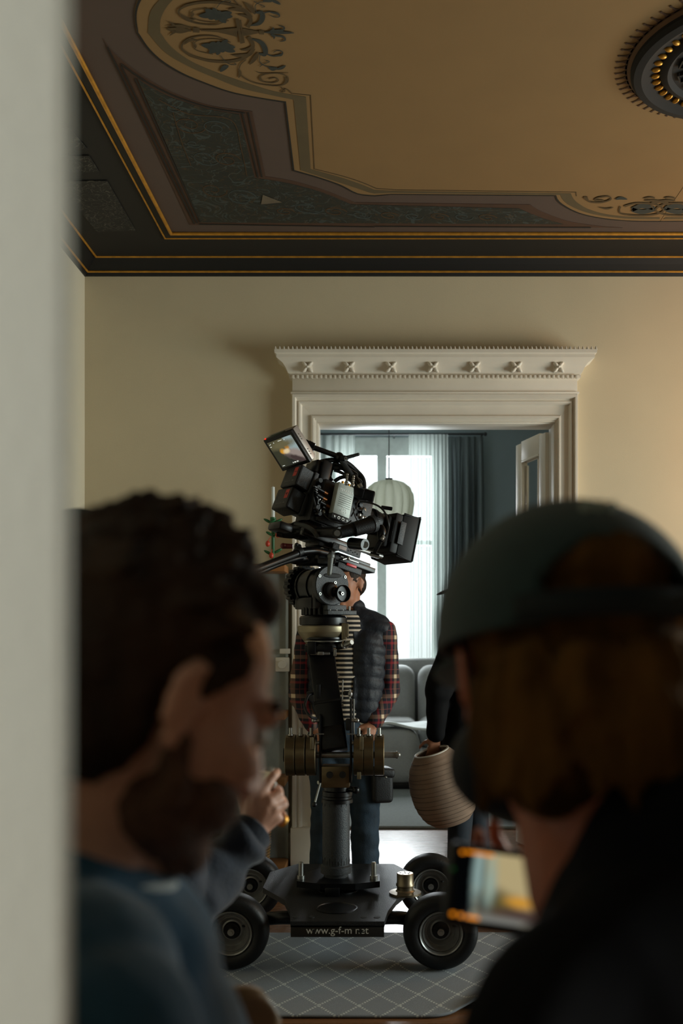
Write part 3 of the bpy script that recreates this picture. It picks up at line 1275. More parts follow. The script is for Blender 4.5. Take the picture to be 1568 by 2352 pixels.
# ---- door casing
ca = bpy.data.objects.new('trim_2', None)
COL.objects.link(ca)
ca.location = (0, BY, 0)
struct(ca, 'white painted door casing with dentilled crown and star blocks')
x0, x1 = -.495, 1.13
zt = CAM_Z + 550 / 400
WL_, WT_, WR_ = OX0 - x0, zt - OZ, x1 - OX1
cprof = [(0, .0), (0, .060), (.03, .072), (.13, .072), (.17, .060), (.19, .050), (.24, .050), (.28, .058), (.34, .056), (.38, .042), (.40, .034), (.74, .030), (.76, .036), (.80, .044), (.86, .044), (.89, .034), (.92, .034), (.95, .026), (1.0, .026), (1.0, .0)]


def casing_row(t, dp):
    y = BY - dp
    return [Vector((x0 + t * WL_, y, 0)), Vector((x0 + t * WL_, y, zt - t * WT_)), Vector((x1 - t * WR_, y, zt - t * WT_)), Vector((x1 - t * WR_, y, 0))]


crow = [casing_row(t, dp) for t, dp in cprof]
for k, nm in ((0, 'side_casing'), (1, 'head_casing'), (2, 'side_casing')):
    mb = MB()
    for i in range(len(crow) - 1):
        vv_ = [mb.bm.verts.new(p) for p in (crow[i][k], crow[i][k + 1], crow[i + 1][k + 1], crow[i + 1][k])]
        mb.bm.faces.new(vv_)
    bmesh.ops.remove_doubles(mb.bm, verts=mb.bm.verts, dist=1e-5)
    mb.build(nm, M_paint_white, ca, False)
for xa, xb in ((x0, OX0), (OX1, x1)):
    MB().box(((xa + xb) / 2, BY - .045, .11), (xb - xa + .012, .09, .22), bev=.004).build('plinth_block', M_paint_white, ca)
mb = MB()
ztf = CAM_Z + (PY0 - 868) / 405
mb.box(((x0 + x1) / 2, BY - .03, (zt + ztf) / 2), (x1 - x0 - .005, .06, ztf - zt), bev=.002)
mb.box(((x0 + x1) / 2, BY - .036, zt + .004), (x1 - x0 + .012, .075, .012), bev=.003)
mb.build('frieze', M_paint_white, ca)
mb = MB()
pr = [(.062, 0), (.075, .005), (.075, .016), (.068, .02), (.080, .028), (.092, .055), (.108, .078), (.132, .094), (.140, .10), (.140, .118), (.150, .124), (.150, .142)]
zb = ztf
ys = [BY - p[0] for p in pr]
prev = None
for p in pr:
    e = p[0] - .06
    row = [mb.bm.verts.new(q) for q in (Vector((x0 - e, BY, zb + p[1])), Vector((x0 - e, BY - p[0], zb + p[1])), Vector((x1 + e, BY - p[0], zb + p[1])), Vector((x1 + e, BY, zb + p[1])))]
    if prev:
        for k in range(3):
            mb.bm.faces.new((prev[k], prev[k + 1], row[k + 1], row[k]))
    else:
        mb.bm.faces.new(row)
    prev = row
mb.bm.faces.new(list(reversed(prev)))
mb.build('crown_moulding', M_paint_white, ca, True, 25)
mb = MB()
n = 62
for k in range(n):
    xx = x0 + .01 + (x1 - x0 - .02) * k / (n - 1)
    mb.box((xx, BY - .081, zb + .004), (.013, .016, .018), bev=.001)
mb.build('dentils', M_paint_white, ca)
mb = MB()
n = 76
for k in range(n):
    xx = x0 - .085 + (x1 - x0 + .17) * k / (n - 1)
    mb.cyl((xx, BY - .142, zb + .140), (xx, BY - .142, zb + .160), .0095, .002, 8)
mb.build('leaf_edge', M_paint_white, ca)
for px in (706, 802, 898, 994, 1090, 1186, 1282):
    c = W(px, 844, BY - .105)
    mb = MB()
    for k in range(4):
        a = PI / 4 + k * PI / 2
        mb.sph((c.x + .02 * math.cos(a), c.y - .004, c.z + .02 * math.sin(a)), (.022, .016, .010), 12, (0, -a, 0))
    mb.sph((c.x, c.y - .012, c.z), .009, 10)
    mb.box((c.x, c.y + .022, c.z), (.05, .03, .05), bev=.004)
    mb.build('star_block', M_paint_white, ca)
# door lining
mb = MB()
for xa in (OX0 - .006, OX1 + .006):
    mb.box((xa, BY + BT / 2, OZ / 2), (.024, BT + .02, OZ), bev=.002)
mb.box(((OX0 + OX1) / 2, BY + BT / 2, OZ + .006), (OX1 - OX0 + .03, BT + .02, .024), bev=.002)
mb.build('door_lining', M_paint_white, ca)

# ---- open glazed door leaf at the right of the opening
hx, hy = OX1 - .008, BY + BT + .015
ex, ey = .884, 6.30
dirv = Vector((ex - hx, ey - hy, 0))
Ld = dirv.length
dirv.normalize()
nrm = Vector((-dirv.y, dirv.x, 0))
dl = bpy.data.objects.new('door_1', None)
COL.objects.link(dl)
dl.location = (hx, hy, 0)
struct(dl, 'narrow white door leaf with a tall glass pane, folded open into the next room')
Md = frame(Vector((hx, hy, 0)), dirv, nrm, Vector((0, 0, 1)))
dz = OZ - .01
mb = MB(Md)
mb.box((.045, 0, dz / 2), (.09, .04, dz - .02), bev=.003)
mb.box((Ld - .045, 0, dz / 2), (.09, .04, dz - .02), bev=.003)
mb.box((Ld / 2, 0, dz - .06), (Ld - .16, .04, .12), bev=.003)
mb.box((Ld / 2, 0, .40), (Ld - .16, .035, .78), bev=.003)
for s in (-1, 1):
    mb.box((.098, s * .016, 1.58), (.014, .016, 1.58), bev=.004)
    mb.box((Ld - .098, s * .016, 1.58), (.014, .016, 1.58), bev=.004)
    mb.box((Ld / 2, s * .016, dz - .127), (Ld - .18, .016, .014), bev=.004)
mb.build('door_frame', M_paint_white, dl)
MB(Md).box((Ld / 2, 0, 1.58), (Ld - .18, .006, 1.6)).build('door_pane', M_pane, dl, False)
MB(Md).cyl((Ld - .05, -.02, 1.05), (Ld - .05, -.06, 1.05), .009).cyl((Ld - .05, -.055, 1.05), (Ld - .16, -.055, 1.05), .008).build('door_handle', M_steel, dl)

# ---- baseboards
struct(MB().box(((LX + x0) / 2, BY - .012, .09), (x0 - LX - .02, .024, .18), bev=.004).build('baseboard_back', M_paint_white))
struct(MB().box((LX + .012, 3.1, .09), (.024, 5.1, .18), bev=.004).build('baseboard_left', M_paint_white))
struct(MB().box(((x1 + RX) / 2, BY - .012, .09), (RX - x1 - .02, .024, .18), bev=.004).build('baseboard_right', M_paint_white))

# ---- next room
WX0, WX1 = (762 - PX0) * FY / FPX, (1004 - PX0) * FY / FPX
WZ0, WZ1 = .72, CAM_Z + (PY0 - 1003) * FY / FPX
mb = MB()
mb.box(((-3.2 + WX0) / 2, FY + .15, H / 2), (WX0 + 3.2, .3, H))
mb.box(((4.2 + WX1) / 2, FY + .15, H / 2), (4.2 - WX1, .3, H))
mb.box(((WX0 + WX1) / 2, FY + .15, WZ0 / 2), (WX1 - WX0, .3, WZ0))
mb.box(((WX0 + WX1) / 2, FY + .15, (WZ1 + H) / 2), (WX1 - WX0, .3, H - WZ1))
struct(mb.build('wall_far', M_farwall, None, False))
struct(MB().box((-3.1, 8.05, H / 2), (.2, 4.25, H)).build('wall_far_left', M_farwall, None, False))
struct(MB().box((4.1, 8.05, H / 2), (.2, 4.25, H)).build('wall_far_right', M_farwall, None, False))
struct(MB().box((.5, 8.25, H + .05), (7.6, 4.6, .1)).build('ceiling_far', mat('white_ceiling_paint', (200, 204, 200), .9), None, False))
wi = bpy.data.objects.new('window_1', None)
COL.objects.link(wi)
wi.location = ((WX0 + WX1) / 2, FY + .05, 0)
struct(wi, 'tall white casement window with a transom in the far room')
mb = MB()
yw = FY + .06
for xx, w in ((WX0 + .03, .06), (WX1 - .03, .06)):
    mb.box((xx, yw, (WZ0 + WZ1) / 2), (w, .08, WZ1 - WZ0), bev=.004)
for zz, w in ((WZ0 + .03, .06), (WZ1 - .03, .06)):
    mb.box(((WX0 + WX1) / 2, yw, zz), (WX1 - WX0 - .02, .08, w), bev=.004)
mx_ = (876.5 - PX0) * FY / FPX
zr = CAM_Z + (PY0 - 1025) * FY / FPX
mb.box((mx_, yw, (WZ0 + WZ1) / 2), (.10, .10, WZ1 - WZ0), bev=.006)
mb.box(((WX0 + WX1) / 2, yw, zr), (WX1 - WX0 - .02, .082, .19), bev=.006)
zm = CAM_Z + (PY0 - 1246) * FY / FPX
mb.box(((WX0 + WX1) / 2, yw, zm), (WX1 - WX0 - .02, .07, .05), bev=.004)
mb.build('window_frame', mat('white_window_paint', (210, 218, 216), .5), wi)
MB().box(((WX0 + WX1) / 2, yw, (WZ0 + WZ1) / 2), (WX1 - WX0 - .06, .006, WZ1 - WZ0 - .06)).build('window_pane', M_pane, wi, False)
MB().box(((WX0 + WX1) / 2, FY - .08, WZ0 - .02), (WX1 - WX0 + .2, .24, .04), bev=.006).build('window_sill', M_paint_white, wi)

# curtains
rz = CAM_Z + (PY0 - 997) * (FY - .2) / FPX
rod = thing('curtain_rod', (.3, FY - .2, rz), 'thin dark curtain rod over the far window', 'curtain rod')
ra, rb = W(700, 997, FY - .2), W(1114, 997, FY - .2)
MB().cyl(ra, rb, .011).build('rod', M_dgrey, rod)
MB().sph(ra, .02, 12).sph(rb, .02, 12).each('finial', M_dgrey, rod)
mb = MB()
for px in (720, 905, 1108):
    p = W(px, 997, FY - .2)
    mb.cyl(p, p + Vector((0, .2, 0)), .008, seg=8)
mb.each('bracket', M_dgrey, rod)


def curtain(name, pa, pb, d, m, folds, depth, label, z0=.03, flare=0.0, seed=0):
    rnd = random.Random(seed)
    xa, xb = (pa - PX0) * d / FPX, (pb - PX0) * d / FPX
    ph = [rnd.uniform(-.5, .5) for _ in range(12)]

    def fn(u, v):
        zz = rz - .012 - (rz - .012 - z0) * v
        wob = .35 * math.sin(3.1 * u * PI + ph[0]) + .2 * math.sin(5.3 * v + ph[1])
        a = folds * 2 * PI * (u + .015 * math.sin(7 * u + ph[2])) + wob
        k = 1.0 + .3 * math.sin(v * 2 + ph[3])
        amp = depth * k * (.35 + .65 * min(1, v * 6))
        xx = xa + (xb - xa) * u + flare * (u - .3) * v + amp * .35 * math.sin(a * .5 + 1)
        return (xx, d + amp * math.sin(a), zz)
    mb = MB().grid(fn, int(folds * 14), 30)
    o = mb.build(name, m, None, True, 180)
    return tag(o, label, 'curtain')


curtain('sheer_curtain', 690, 816, FY - .2, M_sheer, 7, .035, 'white sheer curtain on the left of the far window', seed=1)
curtain('sheer_curtain', 938, 1028, FY - .25, M_sheer, 10, .022, 'white sheer curtain on the right of the far window beside a grey drape', seed=2)
curtain('window_drape', 1008, 1108, FY - .13, M_drape, 6, .045, 'grey heavy drape hanging right of the sheer curtain', seed=3)

# pendant lamp with lobes
pl = W(893, 1166, 8.2)
lamp = thing('pendant_lamp', pl, 'pale ribbed pumpkin shaped pendant lamp before the far window', 'pendant lamp')
mb = MB()
prf = [(.03, .222), (.07, .22), (.12, .205), (.17, .165), (.20, .10), (.207, .03), (.195, -.05), (.165, -.12), (.12, -.17), (.07, -.195), (.03, -.20)]


def lampfn(u, v):
    i = v * (len(prf) - 1)
    k = min(int(i), len(prf) - 2)
    t = i - k
    r_ = prf[k][0] * (1 - t) + prf[k + 1][0] * t
    h_ = prf[k][1] * (1 - t) + prf[k + 1][1] * t
    a = u * 2 * PI
    r_ *= .85 + .18 * abs(math.sin(a * 7)) ** .6
    return (pl.x + r_ * math.cos(a), pl.y + r_ * math.sin(a), pl.z + h_)


mb.grid(lampfn, 140, 30).build('lamp_shade', M_shade, lamp, True, 60)
MB().cyl((pl.x, pl.y, pl.z + .20), (pl.x, pl.y, 3.69), .004, seg=8).build('cord', M_dgrey, lamp)
MB().cyl((pl.x, pl.y, pl.z + .19), (pl.x, pl.y, pl.z + .24), .03).build('cap', M_dgrey, lamp)
MB().lathe([(.05, 0), (.05, -.02), (.02, -.04)], 24, (pl.x, pl.y, H)).build('ceiling_cup', M_linen, lamp)

# sofa, ottoman, rug in the next room
so = thing('sofa', (.6, 9.55, 0), 'grey cushioned sofa under the far window', 'sofa')


def cushion(c, s, bev, name, m, parent, rot=None):
    mb = MB()
    mb.box(c, s, rot, bev=bev, seg=5)
    return mb.build(name, m, parent, True, 180)


for i in range(4):
    xx = -1.28 + .86 * i + .35
    cushion((xx, 9.60, .70), (.83, .26, .66), .12, 'back_cushion', M_sofa, so, (math.radians(-8), 0, 0))
    cushion((xx, 9.22, .42), (.85, .62, .26), .10, 'seat_cushion', M_sofa, so)
cushion((.36, 9.80, .56), (3.5, .12, 1.06), .05, 'back_frame', M_sofa, so)
cushion((.36, 9.30, .17), (3.5, .86, .26), .05, 'base', M_sofa, so)
mb = MB()
for xx in (-1.3, 2.0):
    for yy in (8.95, 9.75):
        mb.cyl((xx, yy, 0.022), (xx, yy, .07), .025)
mb.each('foot', M_dgrey, so)
ot = thing('ottoman', (.18, 8.62, 0), 'rounded grey ottoman in front of the far sofa', 'ottoman')
oc_ = W(900, 1728, 8.55)
cushion((oc_.x - .12, 8.58, .285), (.72, .56, .46), .14, 'cushion', M_sofa, ot)
MB().box((oc_.x - .12, 8.58, .050), (.6, .46, .056), bev=.01).build('base', M_blackm, ot)
tw = MB()


def towel(u, v):
    return (oc_.x - .20 + .52 * u + .02 * math.sin(v * 9), 8.40 + .34 * v, .535 + .016 * math.sin(u * 5 + v * 3) + .022 * math.exp(-((u - .3) / .25) ** 2) - .0 * v)


tag(tw.grid(towel, 24, 16).build('folded_cloth', M_linen, None, True, 180, .02), 'white folded cloth lying on the grey ottoman', 'cloth')
tag(MB().box((.9, 7.90, .011), (4.6, 2.32, .022), bev=.008).build('flat_rug', M_rugfar), 'pale grey flat rug on the floor before the far sofa', 'rug')

# ------------------------------------------------------------------ patterned rug under the dolly
rx0, rx1, ry0, ry1 = -1.05, 1.35, 3.405, 4.36


def rugfn(u, v):
    x = rx0 + (rx1 - rx0) * u
    y = ry0 + (ry1 - ry0) * v
    z = .006
    # creases on the right where the rug has been pushed up
    t = max(0.0, min(1.0, (x - .16) / .12))
    if y < 3.75:
        z += .032 * t * math.exp(-((x - .36 - .35 * (y - 3.4)) / .07) ** 2) * math.exp(-((y - 3.45) / .2) ** 2)
        y += .085 * t * math.exp(-((y - 3.4) / .16) ** 2) * min(1, max(0, (x - .18) / .16))
    z += .03 * math.exp(-((x - .53) / .045) ** 2) * math.exp(-((y - 3.68) / .22) ** 2)
    z += .010 * math.exp(-((x - .05 - .5 * (y - 3.9)) / .05) ** 2) * math.exp(-((y - 3.95) / .08) ** 2)
    z += .0012 * (1 + math.sin(x * 9 + y * 5))
    return (x, y, z)


rg = MB().grid(rugfn, 150, 70).build('patterned_rug', M_rug, None, True, 180, .007)
tag(rg, 'grey rug with white dashed diamonds wrinkled under the camera dolly', 'rug')

# ------------------------------------------------------------------ shelf and things left of the door
sh = thing('shelf_unit', ((600 - PX0) * 5.55 / FPX, 5.55, 0), 'open shelf unit with oak boards and grey back, left of the doorway', 'shelf unit')
sx0, sx1 = W(470, 0, 5.55).x, W(658, 0, 5.55).x
MB().box(((sx0 + sx1) / 2, 5.685, .84), (sx1 - sx0 - .02, .02, 1.66)).build('back_panel', mat('grey_back_panel', (150, 154, 148), .8), sh, False)
for py in (1304, 1645, 1798, 2003):
    p = W(600, py, 5.45)
    MB().box(((sx0 + sx1) / 2, 5.555, max(.025, p.z)), (sx1 - sx0, .24, .04), bev=.004).build('shelf_board', M_oak, sh)
MB().box((sx0 + .012, 5.56, .86), (.024, .22, 1.66)).build('side_board', mat('grey_back_panel', (150, 154, 148)), sh, False)
MB().box((sx1 - .008, 5.665, .86), (.014, .02, 1.66)).build('rear_upright', mat('grey_back_panel', (150, 154, 148)), sh, False)

ct = W(626, 1300, 5.5)
ztop = W(600, 1304, 5.45).z + .022
cs = thing('candlestick', (ct.x, 5.52, ztop), 'green candlestick with leaves and red berries on the top shelf', 'candlestick')
cx, cy = ct.x, 5.52
MB().lathe([(.035, 0), (.034, .006), (.012, .014), (.009, .02), (.009, .235), (.016, .245), (.016, .262), (.01, .262)], 20, (cx, cy, ztop)).build('stem', M_leaf, cs)
mb = MB()
for k, (h_, a, s) in enumerate(((.235, 0, 1), (.235, PI, 1), (.165, .6, .8), (.165, PI - .5, .8), (.07, -.3, 1), (.06, PI + .3, 1), (.235, PI / 2, .8))):
    mb.sph((cx + .028 * s * math.cos(a), cy - .01 * math.sin(a), ztop + h_ + .006), (.028 * s, .012, .008), 12, (0, -.5 if math.cos(a) > 0 else .5, a * 0))
mb.each('leaf', M_leaf, cs)
for dx, h_ in ((-.028, .115), (.027, .165), (-.008, .05)):
    MB().sph((cx + dx, cy - .012, ztop + h_), (.013, .013, .017), 14).cyl((cx + dx, cy - .012, ztop + h_ + .015), (cx + dx * .4, cy - .005, ztop + h_ + .04), .002, seg=6).build('berry', M_berry, cs)
tag(MB().cyl((cx, cy, ztop + .262), (cx, cy, ztop + .43), .0095, .009, 16).cyl((cx, cy, ztop + .43), (cx, cy, ztop + .437), .001, seg=6).build('candle', M_linen), 'white taper candle standing in the green candlestick', 'candle')
bk = W(592, 1935, 5.48)
b0 = .046
bs = thing('wicker_basket', (bk.x, 5.5, b0), 'round woven wicker basket on the lowest shelf board', 'basket')
mb = MB()
for k in range(12):
    mb.lathe([(.070 + .0008 * k, .002), (.078 + .0008 * k, .009), (.070 + .0008 * k, .017)], 36, (bk.x - .02, 5.54, b0 + .016 * k), close=False)
mb.build('basket_wall', M_wicker, bs, True, 180, .004)
MB().lathe([(0, 0), (.072, 0), (.072, .01), (0, .01)], 30, (bk.x - .02, 5.54, b0)).build('basket_bottom', M_wicker, bs)
ws = W(646, 1527, 5.60)
sw = thing('wall_dimmer', (ws.x, 5.63, ws.z), 'square white dimmer with a round dial beside the door casing', 'wall switch')
MB().box((ws.x, 5.662, ws.z), (.08, .022, .082), bev=.006).build('plate', M_paint_white, sw)
MB().cyl((ws.x, 5.652, ws.z), (ws.x, 5.632, ws.z), .024, .022).build('dial', M_paint_white, sw)
w2 = W(652, 1501, 5.6)
tag(MB().box((w2.x, 5.662, w2.z + .012), (.06, .022, .03), bev=.004).build('switch_strip', M_paint_white), 'small white switch strip just above the square dimmer', 'wall switch')

# ------------------------------------------------------------------ camera dolly
DX, DY = W(772, 0, 4.24).x, 4.24
dol = thing('camera_dolly', (DX, DY, 0), 'black four wheeled camera dolly on pneumatic tyres', 'camera dolly')
wr_ = .1465
tread = .115
fy_, ry_ = 3.89, 4.59
wheels = []
wx = []
for (px, y) in ((528, fy_), (1013, fy_), (572, ry_), (990, ry_)):
    wx.append(((px - PX0) * (y - .05) / FPX, y))


def wheel(x, y, s):
    """wheel turning on the room's y axis; the dished rim faces the photographer"""
    ty = MB()
    prof_ = [(.083, -.040), (.092, -.050), (.110, -.056), (.128, -.053), (.140, -.042), (wr_ - .001, -.022), (wr_, 0), (wr_ - .001, .022), (.140, .042), (.128, .053), (.110, .056), (.092, .050), (.083, .040), (.080, 0), (.083, -.040)]
    ax = (0, 1, 0)
    z = wr_ + .012
    ty.lathe(prof_, 64, (x, y, z), ax, close=False)
    t = ty.build('tyre', M_rubber, dol, True, 50)
    MB().lathe([(.086, -.046), (.083, -.050), (.079, -.046), (.074, -.030), (.070, -.034), (.066, -.026), (.058, -.008), (.054, -.010), (.049, -.002), (.040, .006), (.034, .004), (.032, .010), (.0, .012)], 56, (x, y, z), ax, close=False).build('rim', M_darksteel, t, True, 25)
    h_ = MB()
    h_.cyl((x, y - .01, z), (x, y + .03, z), .030, .034, 32)
    h_.build('hub', M_black, t)
    h_ = MB()
    h_.cyl((x, y - .030, z), (x, y, z), .0135, .0135, 20)
    h_.cyl((x, y - .034, z), (x, y - .03, z), .007, .007, 6)
    h_.build('axle_nut', M_steel, t)
    MB().cyl((x + .048, y - .03, z + .026), (x + .055, y - .05, z + .030), .005, .004, 10).build('valve', M_rubber, t)
    return t


for (x, y), s in zip(wx, (1, 1, 1, 1)):
    wheel(x, y, s)
pz1 = .242
mb = MB()
fxa, fxb = W(667, 0, 3.72).x, W(882, 0, 3.72).x
poly = [(fxa, 3.72), (fxb, 3.72), (fxb + .015, 3.86), (fxb + .05, 4.02), (wx[3][0] - .10, 4.22), (wx[3][0] - .10, 4.50), (fxb + .05, 4.66), (fxa - .05, 4.66), (wx[2][0] + .10, 4.50), (wx[2][0] + .10, 4.22), (fxa - .05, 4.02), (fxa - .015, 3.86)]
mb.prism(poly, .022, (0, 0, pz1 - .022))
mb.build('deck_plate', mat('ribbed_black_deck', (9, 11, 14), .45, .3, .1, 40, .5, 320), dol, False)
MB().box(((fxa + fxb) / 2, 3.74, pz1 - .036), (fxb - fxa, .04, .046), bev=.002).build('front_bar', mat('dark_bronze_bar', (38, 36, 32), .5, .4, .1), dol)
fc = Vector(((fxa + fxb) / 2, 3.7188, pz1 - .036))
text_mesh('lettering', 'www.g-f-m net', .0385, frame(fc + Vector((0, 0, .002)), Vector((1, 0, 0)), Vector((0, 0, 1)), Vector((0, -1, 0))), M_white_ink, dol)
mb = MB()
for dx in (-.075 - .012, .075 + .012):
    mb.cyl((fc.x + dx, 3.7185, fc.z), (fc.x + dx, 3.7175, fc.z), .0075)
for px, py in ((681, 2131), (716, 2131), (835, 2131), (866, 2131)):
    q = W(px, py, 3.80)
    mb.cyl((q.x, 3.775, pz1), (q.x, 3.775, pz1 + .0015), .012)
mb.build('bolt_holes', M_ink, dol)
MB().lathe([(.082, 0), (.082, .003), (.076, .004), (.074, .001), (.0, .001)], 48, (fc.x - .01, 3.90, pz1)).build('round_plate', M_black, dol)
# swing arms to the wheels
for i, (x, y) in enumerate(wx):
    s = 1 if i in (1, 3) else -1
    inner = fxb if s == 1 else fxa
    yy = y - .0 if i < 2 else y
    mb = MB()
    mb.tube([(inner - s * .02, yy + .05, pz1 - .05), (inner + s * .05, yy + .04, pz1 - .045), (x - s * .10, yy + .07, pz1 - .06), (x - s * .03, yy + .09, wr_ + .03), (x, yy + .075, wr_ + .012)], .026, 12, 5)
    mb.cyl((x, yy + .012, wr_ + .012), (x, yy + .10, wr_ + .012), .02)
    mb.build('swing_arm', M_black, dol)
# second plate with posts, and the puck
pz = .292
mb = MB()
q0, q1 = W(684, 0, 4.2).x, W(872, 0, 4.2).x
mb.prism([(q0, 4.13), (q0 + .10, 4.085), (q1 - .10, 4.085), (q1, 4.13), (q1, 4.24), (q1 - .08, 4.36), (q0 + .08, 4.36), (q0, 4.24)], .026, (0, 0, pz - .026))
mb.build('base_plate', M_black, dol, False)
MB().cyl((DX, 4.20, pz1), (DX, 4.20, pz - .02), .05, .045).box((DX - .01, 4.10, pz1 + .018), (.06, .06, .036), bev=.004).lathe([(.085, 0), (.085, .006), (.06, .012)], 40, (DX + .01, 4.18, pz1)).build('pedestal', M_black, dol)
for px in (691, 858):
    q = W(px, 0, 4.17).x
    MB().cyl((q, 4.17, pz), (q, 4.17, pz + .066), .0105).cyl((q, 4.17, pz), (q, 4.17, pz + .014), .016).cyl((q, 4.17, pz + .066), (q, 4.17, pz + .070), .0105, .007).build('clamp_post', M_steel, dol)
pk = W(930, 2060, 4.13)
MB().lathe([(.066, 0), (.066, .008), (.040, .012), (.034, .018), (.034, .030), (.038, .034), (.038, .040), (.0345, .046), (.0345, .083), (.032, .086), (0, .086)], 40, (pk.x, 4.12, pz1)).build('swivel_boss', mat('bronze_grey_metal', (130, 118, 98), .35, .9, .1), dol)
mb = MB()
for k in range(5):
    a = k * 2 * PI / 5 + .4
    rr_ = .02 if k < 5 else 0
    mb.cyl((pk.x + rr_ * math.cos(a), 4.12 + rr_ * math.sin(a), pz1 + .086), (pk.x + rr_ * math.cos(a), 4.12 + rr_ * math.sin(a), pz1 + .0868), .0045, seg=12)
mb.cyl((pk.x, 4.12, pz1 + .086), (pk.x, 4.12, pz1 + .0868), .0045, seg=12)
mb.build('boss_holes', M_ink, dol)

# ------------------------------------------------------------------ column and small jib arm
jib = thing('jib_arm', (DX, DY, pz), 'black jib arm on a telescopic column rising from the camera dolly', 'jib arm')
dc = 4.22
ztopc = W(0, 1826, dc).z
MB().lathe([(.052, 0), (.052, .012), (.066, .016), (.066, .045), (.058, .05), (.058, ztopc - pz), (.0, ztopc - pz)], 48, (DX, dc, pz)).build('column', M_dgrey, jib)
mb = MB()
for k in range(28):
    a = 2 * PI * k / 28
    L_ = .03 if k % 2 else .018
    for zz in (ztopc - L_ - .012, pz + .055):
        mb.box((DX + .0582 * math.cos(a), dc + .0582 * math.sin(a), zz + L_ / 2), (.0015, .002, L_), (0, 0, a))
mb.build('scale_marks', M_ink, jib, False)
MB().lathe([(.066, 0), (.066, .014), (.061, .018), (.061, .026), (.064, .030), (.064, .048), (.058, .052), (.055, .085), (0, .085)], 48, (DX + .005, dc, ztopc - .03)).build('collar', M_black, jib)
lv = W(735, 1799, 4.14)
lv2 = W(722, 1848, 4.10)
MB().cyl(lv, lv2, .0045, seg=10).cyl(lv + Vector((-.01, .02, 0)), lv + Vector((.03, .05, 0)), .008, seg=10).build('locking_lever', M_steel, jib)
MB().sph(lv2, .011, 12).build('lever_knob', M_blackm, jib)
kn = W(817, 1815, 4.18)
MB().cyl(kn + Vector((-.04, .02, .006)), kn, .012).sph(kn, .016, 14).build('clamp_knob', M_black, jib)
yj = 4.20
hz = W(0, 1735, yj).z
br_ = W(0, 1800, yj).z
MB().box((DX + .0, yj, (br_ + .075 / 2 + W(0, 1762, yj).z) / 2 - .02), (.118, .09, W(0, 1762, yj).z - br_ + .02), bev=.004).build('pivot_block', M_bronze, jib)
mb = MB()
for dx in (-.024, .03):
    mb.cyl((DX + dx, yj - .045, W(0, 1776, yj).z), (DX + dx, yj - .052, W(0, 1776, yj).z), .014)
mb.each('pivot_screw', M_ink, jib)
for dx, n_ in ((-.064, 1), (.064, 1)):
    zt_ = W(0, 1604 if dx > 0 else 1640, yj).z
    zb_ = W(0, 1795, yj).z
    mb = MB().box((DX + dx, yj, (zt_ + zb_) / 2), (.008, .10, zt_ - zb_), bev=.003)
    mb.build('side_plate', M_black, jib)
    s = 1 if dx > 0 else -1
    mb = MB()
    for py in (1653, 1704):
        q = W(0, py, yj).z
        mb.cyl((DX + dx, yj - .04, q), (DX + dx + s * .026, yj - .04, q), .008, seg=12).sph((DX + dx + s * .026, yj - .04, q), .010, 12)
    mb.each('thumb_screw', M_steel, jib)
    mb = MB()
    for py in (1683,):
        q = W(0, py, yj).z
        mb.box((DX + dx, yj - .055, q), (.034, .004, .004))
    mb.build('pin', M_steel, jib)
# beam, rising away from the pivot to the head
bt = W(738, 1500, 4.33)
bb = W(768, 1725, 4.20)
ax_ = (bt - bb).normalized()
side = Vector((1, 0, 0)) - ax_ * ax_.x
side.normalize()
fwd = ax_.cross(side).normalized()
Mb = frame((bt + bb) / 2, side, fwd, ax_)
Lb = (bt - bb).length
MB(Mb).box((0, 0, .0), (.112, .085, Lb), bev=.006).build('beam', M_black, jib)
MB(Mb).box((0, -.038, -Lb / 2 + .05), (.10, .03, .10), bev=.008).box((0, 0, -.01), (.118, .092, .012), bev=.002).build('beam_end', M_blackm, jib)
mb = MB(Mb)
for z_ in (-.03, .1):
    mb.cyl((.055, -.03, z_), (.064, -.03, z_), .006, seg=10)
mb.each('beam_screw', M_steel, jib)
a0, a1 = W(797, 1625, 4.2), W(803, 1600, 4.2)
MB().cyl(W(787, 1562, 4.25), W(786, 1612, 4.22), .003, seg=8).cyl(W(812, 1605, 4.2), W(812, 1700, 4.2), .004, seg=8).cyl(W(803, 1583, 4.2), W(803, 1607, 4.2), .004, seg=8).sph(W(804, 1594, 4.2), (.010, .01, .012), 12).each('tie_rod', M_darksteel, jib)
MB().box(W(798, 1592, 4.24), (.035, .03, .018), bev=.004).box(W(731, 1598, 4.24), (.018, .03, .10), bev=.004).box(W(799, 1664, 4.16), (.02, .02, .05), bev=.006).each('clamp', M_blackm, jib)
MB().tube([W(716, 1594, 4.24), W(706, 1600, 4.2), W(700, 1625, 4.15), (W(712, 1645, 4.12)), W(726, 1650, 4.15)], .006, 8, 4).box(W(715, 1592, 4.25), (.04, .03, .012), bev=.003).build('cable', M_blackm, jib)
